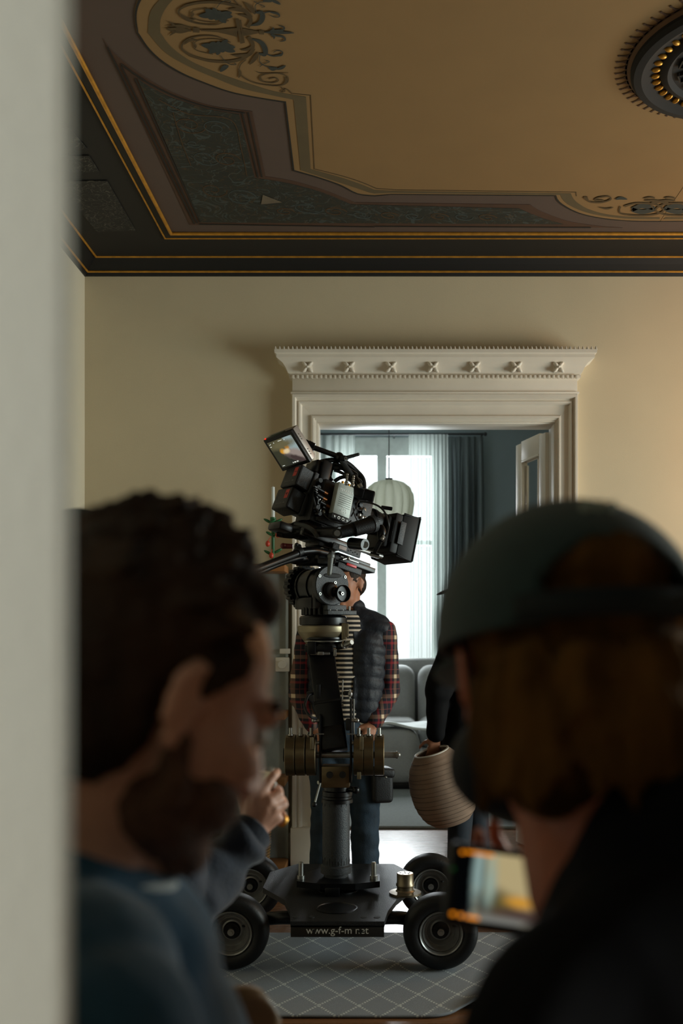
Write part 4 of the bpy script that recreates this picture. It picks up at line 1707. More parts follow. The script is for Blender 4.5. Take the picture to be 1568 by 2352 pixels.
# top bracket that carries the bowl
tc_ = W(738, 1490, 4.33)
mb = MB()
mb.lathe([(.085, 0), (.085, .012), (.07, .016), (.07, .028), (.086, .034), (.086, .042), (0, .042)], 48, W(745, 1486, 4.34))
mb.box(W(733, 1490, 4.30), (.12, .09, .028), bev=.004)
mb.box(W(716, 1488, 4.27), (.036, .06, .055), bev=.004)
mb.build('top_bracket', M_black, jib)
MB().lathe([(.088, 0), (.088, .004), (.082, .006)], 48, W(745, 1474, 4.34)).box(W(735, 1501, 4.27), (.085, .012, .012), bev=.003).box(W(736, 1498, 4.262), (.028, .012, .026), bev=.004).box(W(769, 1499, 4.27), (.012, .012, .03), bev=.002).build('bright_edges', M_steel, jib)
MB().cyl(W(774, 1484, 4.30), W(796, 1480, 4.28), .017, .017, 20).build('lever_hub', M_blackm, jib)
MB().cyl(W(790, 1482, 4.28), W(808, 1475, 4.24), .013, .010, 20).cyl(W(788, 1482, 4.279), W(791, 1481, 4.275), .0155, .0155, 20).build('lever_handle', M_steel, jib)
# axle rod through the weights
rz_ = W(0, 1734, yj).z
mb = MB()
xl, xr = W(652, 0, yj).x, W(911, 0, yj).x
mb.cyl((xl, yj, rz_), (xr, yj, rz_), .0135)
mb.build('weight_rod', M_darksteel, jib)
MB().cyl((xr - .004, yj, rz_), (xr + .004, yj, rz_), .0165).sph((xr + .005, yj, rz_), .011, 12).build('rod_end', M_steel, jib)
MB().cyl((xl - .001, yj, rz_), (xl + .012, yj, rz_), .03).build('rod_stop', M_blackm, jib)
# counterweights, three on each side
spots = [(657, 679), (680.5, 702), (703.5, 727)], [(813.5, 834), (835, 858), (859, 882)]
names = {0: ('leftmost bronze counterweight disc on the left rod', 'middle bronze counterweight disc left of the beam', 'bronze counterweight disc left of the beam, next to its side plate'),
         1: ('bronze counterweight disc right of the beam, next to its side plate', 'middle bronze counterweight disc right of the beam', 'rightmost bronze counterweight disc, by the bare rod end')}
proto = None
for s in (0, 1):
    for i, (pa, pb) in enumerate(spots[s]):
        xa, xb = W(pa, 0, yj).x, W(pb, 0, yj).x
        cx_ = (xa + xb) / 2
        wd_ = xb - xa
        if proto is None:
            proto = thing('counterweight', (cx_, yj, rz_), names[s][i], 'counterweight', 'bronze counterweights on the jib arm')
            t_ = MB()
            t_.lathe([(.0145, -.0206), (.083, -.0206), (.0865, -.018), (.0865, .018), (.083, .0206), (.0145, .0206)], 56, (cx_, yj, rz_), (1, 0, 0), close=False)
            t_.build('disc', M_bronze, proto)
            MB().cyl((cx_, yj - .02, rz_ + .084), (cx_, yj - .02, rz_ + .116), .0075, seg=14).cyl((cx_, yj - .02, rz_ + .084), (cx_, yj - .02, rz_ + .09), .011, seg=14).build('pull_pin', M_steel, proto)
        else:
            dup(proto, (cx_, yj, rz_), names[s][i])
MB().box((W(719, 0, yj).x, yj - .088, W(0, 1702, yj).z), (.014, .01, .05), bev=.002).box((W(831, 0, yj).x, yj - .088, W(0, 1702, yj).z), (.016, .01, .055), bev=.002).box((W(825, 0, yj).x, yj - .07, W(0, 1776, yj).z), (.016, .012, .03), bev=.002).each('brass_stop', M_champ, jib)

# ------------------------------------------------------------------ fluid head
TH = math.radians(37)
Fh = Vector((math.cos(TH), math.sin(TH), 0))
Rh = Vector((math.sin(TH), -math.cos(TH), 0))
Uh = Vector((0, 0, 1))
ho = W(728, 1347, 4.36)
Mh = frame(ho, Fh, -Rh, Uh)          # x lens direction, y away, z up
hd = thing('fluid_head', ho, 'large black fluid head with a round side plate on a bronze bowl', 'tripod head')
bo = W(742, 1437, 4.36)
MB().lathe([(.045, -.085), (.075, -.080), (.098, -.05), (.110, -.030), (.112, -.026), (.112, -.004), (.108, 0), (0, 0)], 64, bo).build('bowl', M_champ, hd)
MB().box(W(790, 1450, 4.30), (.022, .03, .07), bev=.004).box(W(796, 1448, 4.30), (.016, .03, .06), bev=.003).each('bowl_clamp', M_champ, hd)
MB().lathe([(.102, .002), (.104, .008), (.104, .034), (.098, .042), (.07, .046), (0, .046)], 64, bo).build('pan_ring', M_black, hd)
mb = MB()
for k in range(26):
    a = 2 * PI * k / 26
    mb.cyl((bo.x + .088 * math.cos(a), bo.y + .088 * math.sin(a), bo.z + .046), (bo.x + .088 * math.cos(a), bo.y + .088 * math.sin(a), bo.z + .078), .0085, seg=10)
mb.lathe([(.083, .046), (.083, .082), (.0, .082)], 40, bo)
mb.build('knurled_ring', M_black, hd)
mb = MB(Mh)
mb.cyl((0, -.085, 0), (0, .085, 0), .074, seg=56)
mb.cyl((0, .052, 0), (0, .06, 0), .079, seg=56)
mb.cyl((0, -.03, 0), (0, -.02, 0), .079, seg=56)
mb.box((0, 0, -.075), (.14, .12, .05), bev=.006)
mb.box((0, .07, -.05), (.13, .02, .10), bev=.004)
mb.box((0, -.07, -.05), (.13, .03, .10), bev=.004)
mb.build('body', M_black, hd)
mb = MB(Mh)
prf_ = []
mb.cyl((0, .085, 0), (0, .125, 0), .088, .092, 56)
for k in range(22):
    a = 2 * PI * k / 22
    mb.cyl((.090 * math.cos(a), .088, .090 * math.sin(a)), (.090 * math.cos(a), .122, .090 * math.sin(a)), .009, seg=10)
mb.build('drag_wheel', M_blackm, hd)
MB(Mh).lathe([(.078, 0), (.086, .006), (.0865, .030), (.083, .034), (0, .034)], 64, (0, -.085, 0), (0, -1, 0)).build('side_plate', M_dgrey, hd)
mb = MB(Mh)
for dx, dz_ in ((-.066, .038), (.066, .038), (-.064, -.038), (.014, .012)):
    mb.lathe([(.0065, 0), (.0065, .003), (.0035, .003), (.0035, .001)], 16, (dx, -.119, dz_), (0, -1, 0), close=False)
mb.each('side_screw', M_steel, hd)
MB(Mh).sph((0, -.119, .042), (.048, .004, .011), 20).build('scale_window', M_ink, hd)
MB(Mh).lathe([(.036, 0), (.036, .006), (.030, .010), (.030, .016), (.020, .020), (.0, .020)], 40, (-.012, -.119, -.022), (0, -1, 0)).build('dial', M_black, hd)
MB(Mh).cyl((-.012, -.135, -.022), (.020, -.145, -.034), .012, seg=16).lathe([(.018, 0), (.033, .004), (.037, .012), (.037, .024), (.034, .026), (.032, .012), (.0, .010)], 44, (.026, -.142, -.036), (0, -1, 0)).build('crank_knob', M_black, hd)
MB(Mh).lathe([(.0075, 0), (.0075, .006), (.004, .006), (.004, .002)], 20, (.026, -.152, -.036), (0, -1, 0)).build('knob_screw', M_steel, hd)
MB(Mh).box((.02, -.10, -.095), (.10, .05, .022), bev=.003).box((.045, -.10, -.116), (.15, .06, .018), bev=.002).build('foot_bracket', M_dgrey, hd)
mb = MB(Mh)
for k in range(4):
    mb.cyl((-.015 + .034 * k, -.12, -.112), (-.015 + .034 * k, -.12, -.088), .005, seg=10)
mb.each('foot_pin', M_steel, hd)
# top: tilting plate, pan handles
PIT = math.radians(14)
Ft = Fh * math.cos(PIT) - Uh * math.sin(PIT)
Ut = Uh * math.cos(PIT) + Fh * math.sin(PIT)


def trace(M, px, py, yloc):
    """where the sight line through a pixel meets the local plane y = yloc of frame M -> local point"""
    Mi = M.inverted()
    a = Mi @ Vector((0, 0, CAM_Z))
    b = Mi @ W(px, py, 4.4)
    t = (yloc - a.y) / (b.y - a.y)
    return a + (b - a) * t


to = W(762, 1278, 4.36)
Mt = frame(to, Ft, -Rh, Ut)


def tp(px, py, y=-.05):
    return trace(Mt, px, py, y)


mb = MB(Mt)
p0, p1 = tp(742, 1272), tp(860, 1313)
mb.box(((p0.x + p1.x) / 2 + .0, 0, (p0.z + p1.z) / 2 + .004), (p1.x - p0.x, .11, .022), bev=.003)
mb.box(((p0.x + p1.x) / 2 + .03, 0, (p0.z + p1.z) / 2 + .024), (p1.x - p0.x - .10, .075, .016), bev=.002)
mb.box((p0.x + .06, 0, (p0.z + p1.z) / 2 - .022), (.16, .10, .035), bev=.01)
mb.build('tilt_plate', M_black, hd)
q = tp(802, 1306, -.058)
MB(Mt).box((q.x - .0, -.058, q.z), (.13, .012, .026), bev=.004).build('plate_rail', M_dgrey, hd)
q = tp(815, 1302, -.066)
MB(Mt).box((q.x - .02, -.066, q.z), (.055, .008, .012), bev=.003).build('release_lever', M_redm, hd)
q = tp(792, 1283, -.066)
MB(Mt).cyl((q.x - .012, -.066, q.z - .008), (q.x + .014, -.066, q.z + .006), .005, seg=10).sph((q.x + .014, -.068, q.z + .006), .009, 12).build('safety_catch', M_steel, hd)
MB(Mt).box((q.x + .03, -.055, q.z + .005), (.10, .01, .005), bev=.001).build('plate_edge', M_steel, hd)
# lever hanging in front
MB().cyl(W(760, 1278, 4.22), W(756, 1317, 4.20), .0125, .0095, 16).sph(W(756, 1317, 4.20), .0098, 12).sph(W(760, 1277, 4.22), .0165, 14).build('tilt_lock_lever', M_grey, hd)
# pan handles
mb = MB()
mb.tube([W(756, 1272, 4.30), W(722, 1265, 4.22), W(692, 1267, 4.16), W(672, 1275, 4.12), W(630, 1291, 4.02), W(560, 1318, 3.86), W(500, 1341, 3.74)], .0155, 16, 5)
mb.build('pan_handle', M_black, hd)
mb = MB()
mb.tube([W(700, 1279, 4.24), W(672, 1285, 4.18), W(635, 1297, 4.08), W(575, 1323, 3.94), W(510, 1352, 3.80)], .0125, 14, 5)
mb.build('pan_handle', M_black, hd)
MB().cyl(W(738, 1267, 4.28), W(748, 1270, 4.30), .019, .019, 20).cyl(W(756, 1271, 4.30), W(764, 1273, 4.31), .019, .019, 20).each('handle_ring', M_steel, hd)
MB().cyl(W(681, 1270, 4.14), W(690, 1266, 4.16), .020, .020, 20).sph(W(681, 1251, 4.15), .0085, 12).box(W(684, 1258, 4.16), (.03, .03, .03), bev=.008).build('handle_clamp', M_blackm, hd)
MB().cyl(W(648, 1254, 4.2), W(672, 1255, 4.2), .012, .010, 14).sph(W(650, 1254, 4.19), .0125, 12).build('clamp_screw', mat('dark_red_knob', (92, 22, 26), .5), hd)
MB().sph(W(684, 1284, 4.26), (.05, .05, .024), 20).cyl(W(680, 1284, 4.3), W(760, 1284, 4.33), .030, .030, 24).box(W(730, 1284, 4.33), (.16, .10, .05), bev=.012).build('handle_rosette', M_black, hd)
MB().box(W(744, 1288, 4.24), (.055, .02, .026), bev=.008).build('rosette_cover', M_dgrey, hd)

# ------------------------------------------------------------------ cinema camera
co_ = W(760, 1215, 4.37)
Mc = frame(co_, Ft, -Rh, Ut)       # x lens direction, y away from the photographer, z up
cam_t = thing('cinema_camera', co_, 'black cinema camera with matte box tilted nose down on the fluid head', 'camera')


def cp(px, py, y=-.07):
    return trace(Mc, px, py, y)


def cbox(mb, pxa, pya, pxb, pyb, ya, yb, bev=.004):
    a, b = cp(pxa, pya, ya), cp(pxb, pyb, ya)
    mb.box(((a.x + b.x) / 2, (ya + yb) / 2, (a.z + b.z) / 2), (abs(b.x - a.x), abs(yb - ya), abs(b.z - a.z)), bev=bev)


mb = MB(Mc)
cbox(mb, 748, 1098, 822, 1232, -.075, .075, .008)
cbox(mb, 728, 1112, 752, 1210, -.06, .06, .006)
cbox(mb, 822, 1130, 846, 1215, -.055, .055, .006)
cbox(mb, 815, 1110, 850, 1150, -.05, .02, .004)
mb.build('body', M_blackm, cam_t)
# small shapes that break up the body's side: plugs, ports, knobs
mb = MB(Mc)
mbk = MB(Mc)
for (px, py, r_, L_) in ((735, 1142, .011, .06), (742, 1158, .011, .05), (748, 1170, .010, .045), (738, 1128, .009, .03)):
    a = cp(px, py, -.085)
    mbk.cyl((a.x - .02, -.085, a.z + .004), (a.x + .012, -.085, a.z), r_, r_ * .9, 14)
    mb.cyl((a.x + .012, -.085, a.z), (a.x + .032, -.085, a.z - .002), r_ * .85, r_ * .85, 14)
mb.each('plug_collar', mat('coppery_plug', (150, 98, 62), .3, .9), cam_t)
for (px, py) in ((729, 1120), (733, 1104), (727, 1166), (731, 1180), (826, 1160), (832, 1176), (815, 1205)):
    a = cp(px, py, -.08)
    mbk.cyl((a.x, -.07, a.z), (a.x, -.092, a.z), .012, .010, 12)
for k in range(10):
    a = cp(724 + 1.2 * k * (1 if k % 2 else .7), 1118 + 6 * k, -.088)
    mbk.box((a.x, -.086, a.z), (.018, .012, .008), (0, .2 * k, .1), bev=.002)
mbk.each('connector', M_black, cam_t)
mb = MB(Mc)
for (px, py, r_) in ((837, 1172, .012), (834, 1188, .008), (828, 1182, .007), (839, 1190, .009), (745, 1175, .008), (745, 1153, .007), (741, 1150, .005), (820, 1203, .007)):
    a = cp(px, py, -.09)
    mb.sph((a.x, -.085, a.z), (r_, r_ * .5, r_ * 1.2), 12)
for (px, py, dx, dz_) in ((733, 1122, .008, .003), (736, 1147, .004, .006), (731, 1161, .006, .002), (737, 1172, .003, .007), (822, 1154, .007, .003), (830, 1163, .004, .004)):
    a = cp(px, py, -.095)
    mb.box((a.x, -.09, a.z), (dx, .004, dz_))
mb.each('bright_fitting', M_steel, cam_t)


def cable(pts, r, name='cable', m=None, seg=8):
    P = [Mc.inverted() @ W(px, py, d) if False else W(px, py, d) for px, py, d in pts]
    return MB().tube(P, r, seg, 5).build(name, m or M_blackm, cam_t)


cable([(826, 1152, 4.25), (845, 1154, 4.22), (868, 1162, 4.2), (884, 1178, 4.2), (892, 1205, 4.2), (888, 1225, 4.22), (878, 1236, 4.25)], .0042)
cable([(738, 1172, 4.22), (752, 1190, 4.2), (772, 1200, 4.18), (792, 1204, 4.18), (806, 1196, 4.2)], .0026)
cable([(824, 1150, 4.2), (819, 1160, 4.18), (820, 1170, 4.18), (829, 1172, 4.2)], .0026)
cable([(811, 1166, 4.18), (813, 1180, 4.18), (820, 1196, 4.2)], .0024)
cable([(806, 1186, 4.19), (812, 1175, 4.18), (818, 1163, 4.18), (822, 1150, 4.2)], .003)
cable([(724, 1115, 4.25), (720, 1140, 4.22), (724, 1160, 4.22), (732, 1178, 4.22)], .0045)
cable([(730, 1082, 4.4), (752, 1102, 4.38), (770, 1112, 4.36)], .005)
cable([(731, 1063, 4.36), (756, 1057, 4.36), (780, 1058, 4.38), (800, 1066, 4.40), (820, 1084, 4.42), (833, 1100, 4.42), (835, 1125, 4.4), (828, 1142, 4.36)], .011, 'top_cable')
cable([(790, 1070, 4.42), (812, 1086, 4.43), (828, 1104, 4.43), (832, 1118, 4.43)], .013, 'top_cable')
# top cage and handle
mb = MB()
d_ = 4.38
mb.tube([W(763, 1106, d_), W(757, 1094, d_), W(765, 1069, d_), W(772, 1066, d_), (W(785, 1074, d_)), W(800, 1087, d_)], .009, 10, 4)
mb.tube([W(748, 1098, d_), W(750, 1090, d_), W(758, 1068, d_)], .009, 10, 3)
mb.tube([W(767, 1080, d_), W(780, 1084, d_), W(792, 1090, d_)], .007, 8, 3)
mb.tube([W(768, 1106, d_), W(780, 1098, d_), W(796, 1094, d_)], .009, 8, 3)
mb.box(W(776, 1075, d_), (.045, .03, .02), bev=.006)
mb.box(W(805, 1092, d_), (.06, .05, .05), (0, .6, 0), bev=.012)
mb.box(W(818, 1107, d_), (.05, .05, .04), (0, .7, 0), bev=.01)
mb.cyl(W(812, 1094, 4.34), W(826, 1118, 4.32), .014, .014, 16)
mb.box(W(840, 1138, 4.34), (.075, .06, .05), (0, .25, 0), bev=.008)
mb.box(W(850, 1146, 4.34), (.03, .05, .03), (0, .25, 0), bev=.008)
mb.box(W(820, 1132, 4.32), (.06, .06, .04), (0, .25, 0), bev=.006)
mb.build('top_handle', M_black, cam_t)
MB().cyl(W(824, 1114, 4.315), W(828, 1121, 4.312), .0125, .0125, 16).sph(W(748, 1069, 4.36), .012, 12).sph(W(757, 1072, 4.36), .009, 12).each('chrome_end', M_steel, cam_t)
mb = MB()
for px in (795, 809.5):
    for k in range(5):
        p = W(px + .6 * k, 1110 - 5.0 * k + (4 if px > 800 else 0), 4.23)
        mb.sph(p, (.006, .006, .0065) if k else (.009, .009, .01), 10)
mb.each('aerial_stud', M_steel, cam_t)
# bottom rails, follow-focus, grips
mb = MB(Mc)
a, b = cp(652, 1206, .0), cp(885, 1262, .0)
for y in (-.055, .03):
    a, b = cp(690, 1229, y), cp(876, 1284, y)
    mb.cyl((a.x, y, a.z + .012), (b.x, y, b.z + .012), .0095, seg=16)
mb.each('rod', M_darksteel, cam_t)
mb = MB(Mc)
a, b = cp(700, 1216, -.08), cp(802, 1252, -.08)
mb.box(((a.x + b.x) / 2, -.01, (a.z + b.z) / 2 - .004), (b.x - a.x, .13, .034), bev=.006)
a, b = cp(735, 1236, -.06), cp(775, 1262, -.06)
mb.box(((a.x + b.x) / 2, -.0, (a.z + b.z) / 2), (abs(b.x - a.x), .11, .04), bev=.006)
a, b = cp(640, 1203, -.05), cp(665, 1218, -.05)
mb.box(((a.x + b.x) / 2, -.02, (a.z + b.z) / 2), (.07, .10, .035), bev=.01)
mb.build('base_plate', M_black, cam_t)
a, b = cp(770, 1252, -.085), cp(830, 1262, -.085)
MB(Mc).box((a.x + .06, -.088, a.z - .005), (.15, .008, .030), bev=.004).build('focus_panel', M_dgrey, cam_t)
MB(Mc).box((a.x + .035, -.093, a.z - .003), (.04, .002, .016)).build('focus_display', mat('grey_pink_display', (150, 132, 124), .5), cam_t, False)
mb = MB(Mc)
for k in range(5):
    mb.cyl((a.x + .068 + .012 * k, -.0925, a.z - .006 + .005 * (k % 2)), (a.x + .068 + .012 * k, -.094, a.z - .006 + .005 * (k % 2)), .003, seg=8)
mb.build('panel_screws', M_ink, cam_t)
# viewfinder grip at the back, strap
MB().tube([W(642, 1222, 4.25), W(668, 1225, 4.25), W(700, 1222, 4.25), W(720, 1228, 4.25)], .023, 14, 4).cyl(W(636, 1222, 4.24), W(650, 1223, 4.24), .020, .022, 16).box(W(656, 1209, 4.27), (.075, .07, .024), (0, .1, 0), bev=.008).sph(W(700, 1218, 4.28), (.08, .06, .045), 18).build('rear_grip', M_black, cam_t)
MB().tube([W(676, 1203, 4.19), W(700, 1208, 4.18), W(718, 1218, 4.18), (W(729, 1232, 4.2))], .010, 8, 5).build('grip_strap', mat('grey_leather', (58, 62, 60), .5, 0, .1, 40, .3), cam_t)
# hand grips with steel ends
MB().cyl(W(776, 1224, 4.16), W(845, 1206, 4.20), .026, .030, 24).cyl(W(812, 1216, 4.175), W(857, 1203, 4.21), .031, .034, 24).cyl(W(720, 1222, 4.24), W(780, 1224, 4.14), .019, .024, 20).build('hand_grip', M_blackm, cam_t)
MB().cyl(W(852, 1204, 4.205), W(860, 1202, 4.215), .0365, .0365, 24).build('grip_ring', M_dgrey, cam_t)
g1, g2 = W(774, 1225, 4.125), W(838, 1251, 4.135)
MB().cyl(g1 + Vector((.004, .035, .002)), g1, .021, .021, 24).cyl(g2 + Vector((-.06, .06, .012)), g2, .024, .024, 24).each('grip_sleeve', M_black, cam_t)
MB().cyl(g1 + Vector((0, .002, 0)), g1 + Vector((.001, -.004, 0)), .0135, .0125, 24).cyl(g2 + Vector((0, .002, 0)), g2 + Vector((.001, -.004, 0)), .0145, .0135, 24).each('steel_end', M_steel, cam_t)
# lens
mb = MB(Mc)
l0, l1 = cp(838, 1196, 0), cp(905, 1216, 0)
lz = (l0.z + l1.z) / 2
mb.lathe([(.04, 0), (.048, .004), (.048, .05), (.056, .054), (.056, .09), (.052, .094), (.052, .12), (.058, .124), (.058, .17), (.05, .18)], 40, (l0.x - .03, 0, lz), (1, 0, 0))
mb.build('lens', M_blackm, cam_t)
mb = MB(Mc)
for k in range(48):
    a = 2 * PI * k / 48
    for xx in (.06, .13):
        mb.box((l0.x - .03 + xx, .058 * math.cos(a), lz + .058 * math.sin(a)), (.018, .004, .003), (a, 0, 0))
mb.build('lens_gears', M_black, cam_t, False)
# matte box
mb = MB(Mc)
m0 = cp(958, 1225, .06)
mz = cp(906, 1228, -.06).z
mxx = cp(905, 1228, -.09).x
mb2 = MB(Mc)
bw, bh = .185, .185
mb.box((mxx + .015, .0, mz), (.05, bw, bh), bev=.008)
mb.box((mxx - .020, .0, mz), (.03, bw * .8, bh * .8), bev=.01)
for s in (-1, 1):
    mb.box((mxx + .075, s * (bw / 2 + .006), mz), (.09, .005, bh + .02), (0, 0, s * .12), bev=.002)
    mb.box((mxx + .075, 0, mz + s * (bh / 2 + .006)), (.09, bw + .02, .005), (0, -s * .12, 0), bev=.002)
mb.build('matte_box', mat('soft_black_plastic', (4, 5, 7), .55, 0, .15, 40, spec=.35), cam_t)
MB(Mc).box((mxx - .008, -bw / 2 + .018, mz + .005), (.006, .028, .105), bev=.002).box((mxx + .03, -bw / 2 - .010, mz + .005), (.032, .006, .105), bev=.002).each('filter_tray', M_dgrey, cam_t)
MB(Mc).box((mxx + .116, -bw / 2 - .014, mz), (.005, .008, bh + .02), bev=.002).box((mxx + .116, 0, mz + bh / 2 + .014), (.005, bw + .03, .006), bev=.002).each('flag_edge', M_dgrey, cam_t)
MB().box(W(888, 1167, 4.36), (.05, .03, .014), (0, .15, 0), bev=.004).build('top_latch', M_black, cam_t)
MB().box(W(866, 1256, 4.24), (.02, .02, .055), (0, .5, 0), bev=.005).sph(W(878, 1234, 4.24), .014, 12).box(W(860, 1275, 4.24), (.04, .02, .02), (0, .3, 0), bev=.004).sph(W(876, 1226, 4.25), (.02, .02, .04), 14).build('matte_box_bracket', M_black, cam_t)
MB().box(W(860, 1277, 4.225), (.045, .012, .010), (0, .27, 0), bev=.002).sph(W(877, 1237, 4.225), .009, 10).sph(W(880, 1231, 4.225), .006, 8).each('bracket_screw', M_steel, cam_t)

# wireless transmitter on the side
wt = thing('wireless_transmitter', W(790, 1150, 4.22), 'grey ribbed wireless video transmitter on the side of the cinema camera', 'transmitter')
yt = -.125
cn_ = [cp(px, py, yt) for px, py in ((778, 1108), (815, 1119), (804, 1190), (764, 1180))]
xa_ = (cn_[0].x + cn_[3].x) / 2
xb_ = (cn_[1].x + cn_[2].x) / 2
za_ = (cn_[2].z + cn_[3].z) / 2
zb_ = (cn_[0].z + cn_[1].z) / 2
xm, zm_ = (xa_ + xb_) / 2, (za_ + zb_) / 2
tw_, th_ = xb_ - xa_, zb_ - za_
MB(Mc).box((xm, yt + .016, zm_), (tw_, .032, th_), bev=.003).build('housing', mat('light_grey_anodised', (158, 164, 158), .5, .25, .05, 60), wt)
mb = MB(Mc)
for k in range(7):
    mb.box((xm + tw_ * .03, yt - .0002, zb_ - th_ * (.33 + .065 * k)), (tw_ * .74, .001, .0014))
mb.cyl((xm - tw_ * .12, yt, za_ + th_ * .16), (xm - tw_ * .12, yt - .0006, za_ + th_ * .16), .0016, seg=10)
mb.build('cooling_slots', M_ink, wt, False)
Mtx = Mc @ frame(Vector((xm + tw_ * .02, yt - .0004, zb_ - th_ * .215)), Vector((1, 0, 0)), Vector((0, 0, 1)), Vector((0, -1, 0)))
text_mesh('lettering', 'TERADEK', .0165, Mtx, M_white_ink, wt, .0003)
mb = MB(Mc)
for k, (dx, dz_, w, h_) in enumerate(((-.012, .016, .003, .012), (-.004, .014, .003, .010), (.004, .016, .007, .003), (.006, .012, .003, .008), (-.012, .003, .008, .003), (0, .001, .004, .006), (.010, .003, .003, .008), (-.004, -.006, .022, .0012))):
    mb.box((xm + tw_ * .12 + dx, yt - .0004, za_ + .016 + dz_), (w, .0006, h_))
mb.build('small_marks', M_white_ink, wt, False)
MB(Mc).box((xm - .002, yt + .014, za_ - .013), (tw_, .030, .020), bev=.002).build('connector_strip', M_dgrey, wt)
mb = MB(Mc)
for k, r_ in enumerate((.004, .007, .007, .004)):
    xx = xm + tw_ * (-.38 + .25 * k)
    mb.lathe([(r_, 0), (r_, .003), (r_ * .55, .003), (r_ * .55, 0)], 16, (xx, yt - .001, za_ - .013), (0, -1, 0), close=False)
mb.each('socket', M_steel, wt)
mb = MB(Mc)
for k in (.3, .68):
    mb.cyl((xa_ + tw_ * k, yt + .014, zb_), (xa_ + tw_ * k, yt + .014, zb_ + .012), .006, seg=12)
mb.each('aerial_socket', M_gold, wt)

# batteries
PB = math.radians(23.4)
THB = math.radians(38)
Fb = Vector((math.cos(THB) * math.cos(PB), math.sin(THB) * math.cos(PB), -math.sin(PB)))
Rb = Vector((math.sin(THB), -math.cos(THB), 0))
Ub = Vector((math.cos(THB) * math.sin(PB), math.sin(THB) * math.sin(PB), math.cos(PB)))


def battery(px, py, d, num, label):
    """px, py: centre of the rear face"""
    o = W(px, py, d)
    M = frame(o, Rb, Ub, -Fb)          # x to the right, y up, z towards the photographer
    t = thing('camera_battery', o, label, 'battery', 'batteries at the back of the cinema camera')
    bw_, bh_, bd_ = .120, .098, .074
    MB(M).box((0, 0, -bd_ / 2), (bw_, bh_, bd_), bev=.007, seg=3).build('case', M_blackm, t)
    MB(M).box((bw_ / 2 + .0005, 0, -bd_ / 2 - .002), (.001, bh_ - .012, bd_ - .016)).box((bw_ / 2 - .006, 0, -bd_ - .008), (.03, bh_, .02), bev=.003).build('side_panel', mat('charcoal_plastic', (40, 44, 48), .55, 0, .2, 60, .2, 200), t)
    MB(M).box((.030, .016, .0003), (.028, .042, .0008)).build('number_label', M_red, t, False)
    text_mesh('number', num, .026, M @ Matrix.Translation((.030, .016, .0009)) @ Matrix.Rotation(math.radians(-90 if num == '1' else 90), 4, 'Z'), M_ink, t, .0003)
    mb = MB(M)
    mb.box((-.042, .008, .0003), (.0016, .034, .0006))
    mb.box((-.012, -.026, .0003), (.05, .0016, .0006)).box((.030, -.026, .0003), (.014, .004, .0006))
    mb.build('small_print', M_faint_ink, t, False)
    return t


battery(667.5, 1092.5, 4.29, '1', 'upper black camera battery with a red label marked 1')
battery(647, 1143, 4.28, '4', 'lower black camera battery with a red label marked 4')
MB().box(W(722, 1118, 4.36), (.05, .14, .22), (0, .25, math.radians(38)), bev=.006).box(W(702, 1160, 4.35), (.06, .13, .10), (0, .3, math.radians(38)), bev=.006).box(W(727, 1075, 4.34), (.045, .06, .06), (0, .35, math.radians(38)), bev=.008).build('battery_plate', M_black, cam_t)

# field monitor on its arm
pT = [W(px, py, 4.30) for px, py in ((604, 1008), (674, 997), (711, 1066), (646, 1074))]
e1 = Vector((70, -61.8, 11)).normalized()
e2 = Vector((-42, -35.8, 66)).normalized()
e3 = e1.cross(e2).normalized()
if e3.y > 0:
    e3 = -e3
mc_ = W(658, 1037, 4.28)
Mm = frame(mc_, e1, e2, e3)
mo = thing('field_monitor', mc_, 'small field monitor with a lit screen above the cinema camera', 'monitor')
mw, mh = 94 / 534, 86 / 534
mb = MB(Mm)
mb.box((0, 0, -.010), (mw, mh, .020), bev=.004)
mb.build('case', M_blackm, mo)
MB(Mm).box((0, 0, -.036), (mw - .004, mh - .004, .034), bev=.003).build('rear_housing', mat('silver_grey_case', (168, 160, 154), .45, .5, .05), mo)
MB(Mm).box((-.012, mh / 2 - .002, -.018), (mw * .5, .006, .022), bev=.002).build('top_label', mat('dark_green_label', (40, 62, 46), .6), mo)
MB(Mm).cyl((-mw / 2 + .012, mh / 2 - .003, -.006), (-mw / 2 + .012, mh / 2 + .003, -.006), .004, seg=12).build('tally_light', mat('red_tally', (255, 40, 20), .4, emit=1.5), mo)
mb = MB(Mm)
for k in range(3):
    mb.box((mw / 2 + .0005, .045 - .012 * k, -.03), (.001, .006, .002)).box((mw / 2 + .0005, -.03 - .012 * k, -.03), (.001, .006, .002))
mb.build('side_vents', M_ink, mo, False)


def screen_mat(name, stops, strength, blobs, base_dir):
    """picture on a lit screen: soft patches of colour"""
    g = NG(name)
    x, y, z, v = g.xyz()
    nt = g.nt
    em = g.n('ShaderNodeEmission')
    em.inputs[1].default_value = strength
    uv = g.n('ShaderNodeTexCoord').outputs['Generated']
    s = g.n('ShaderNodeSeparateXYZ')
    g.l(uv, s.inputs[0])
    return g, em, s, uv


def uvscreen(name, M, w, h, m, parent, zoff):
    """single sheet with a UV map so the picture stays on the screen"""
    me = bpy.data.meshes.new(name)
    off = world_loc(parent)
    P = [M @ Vector((sx * w / 2, sy * h / 2, zoff)) - off for sx, sy in ((-1, -1), (1, -1), (1, 1), (-1, 1))]
    me.from_pydata(P, [], [(0, 1, 2, 3)])
    u = me.uv_layers.new(name='UVMap')
    for i, c in enumerate(((0, 0), (1, 0), (1, 1), (0, 1))):
        u.data[i].uv = c
    return link(name, me, m, parent, False)


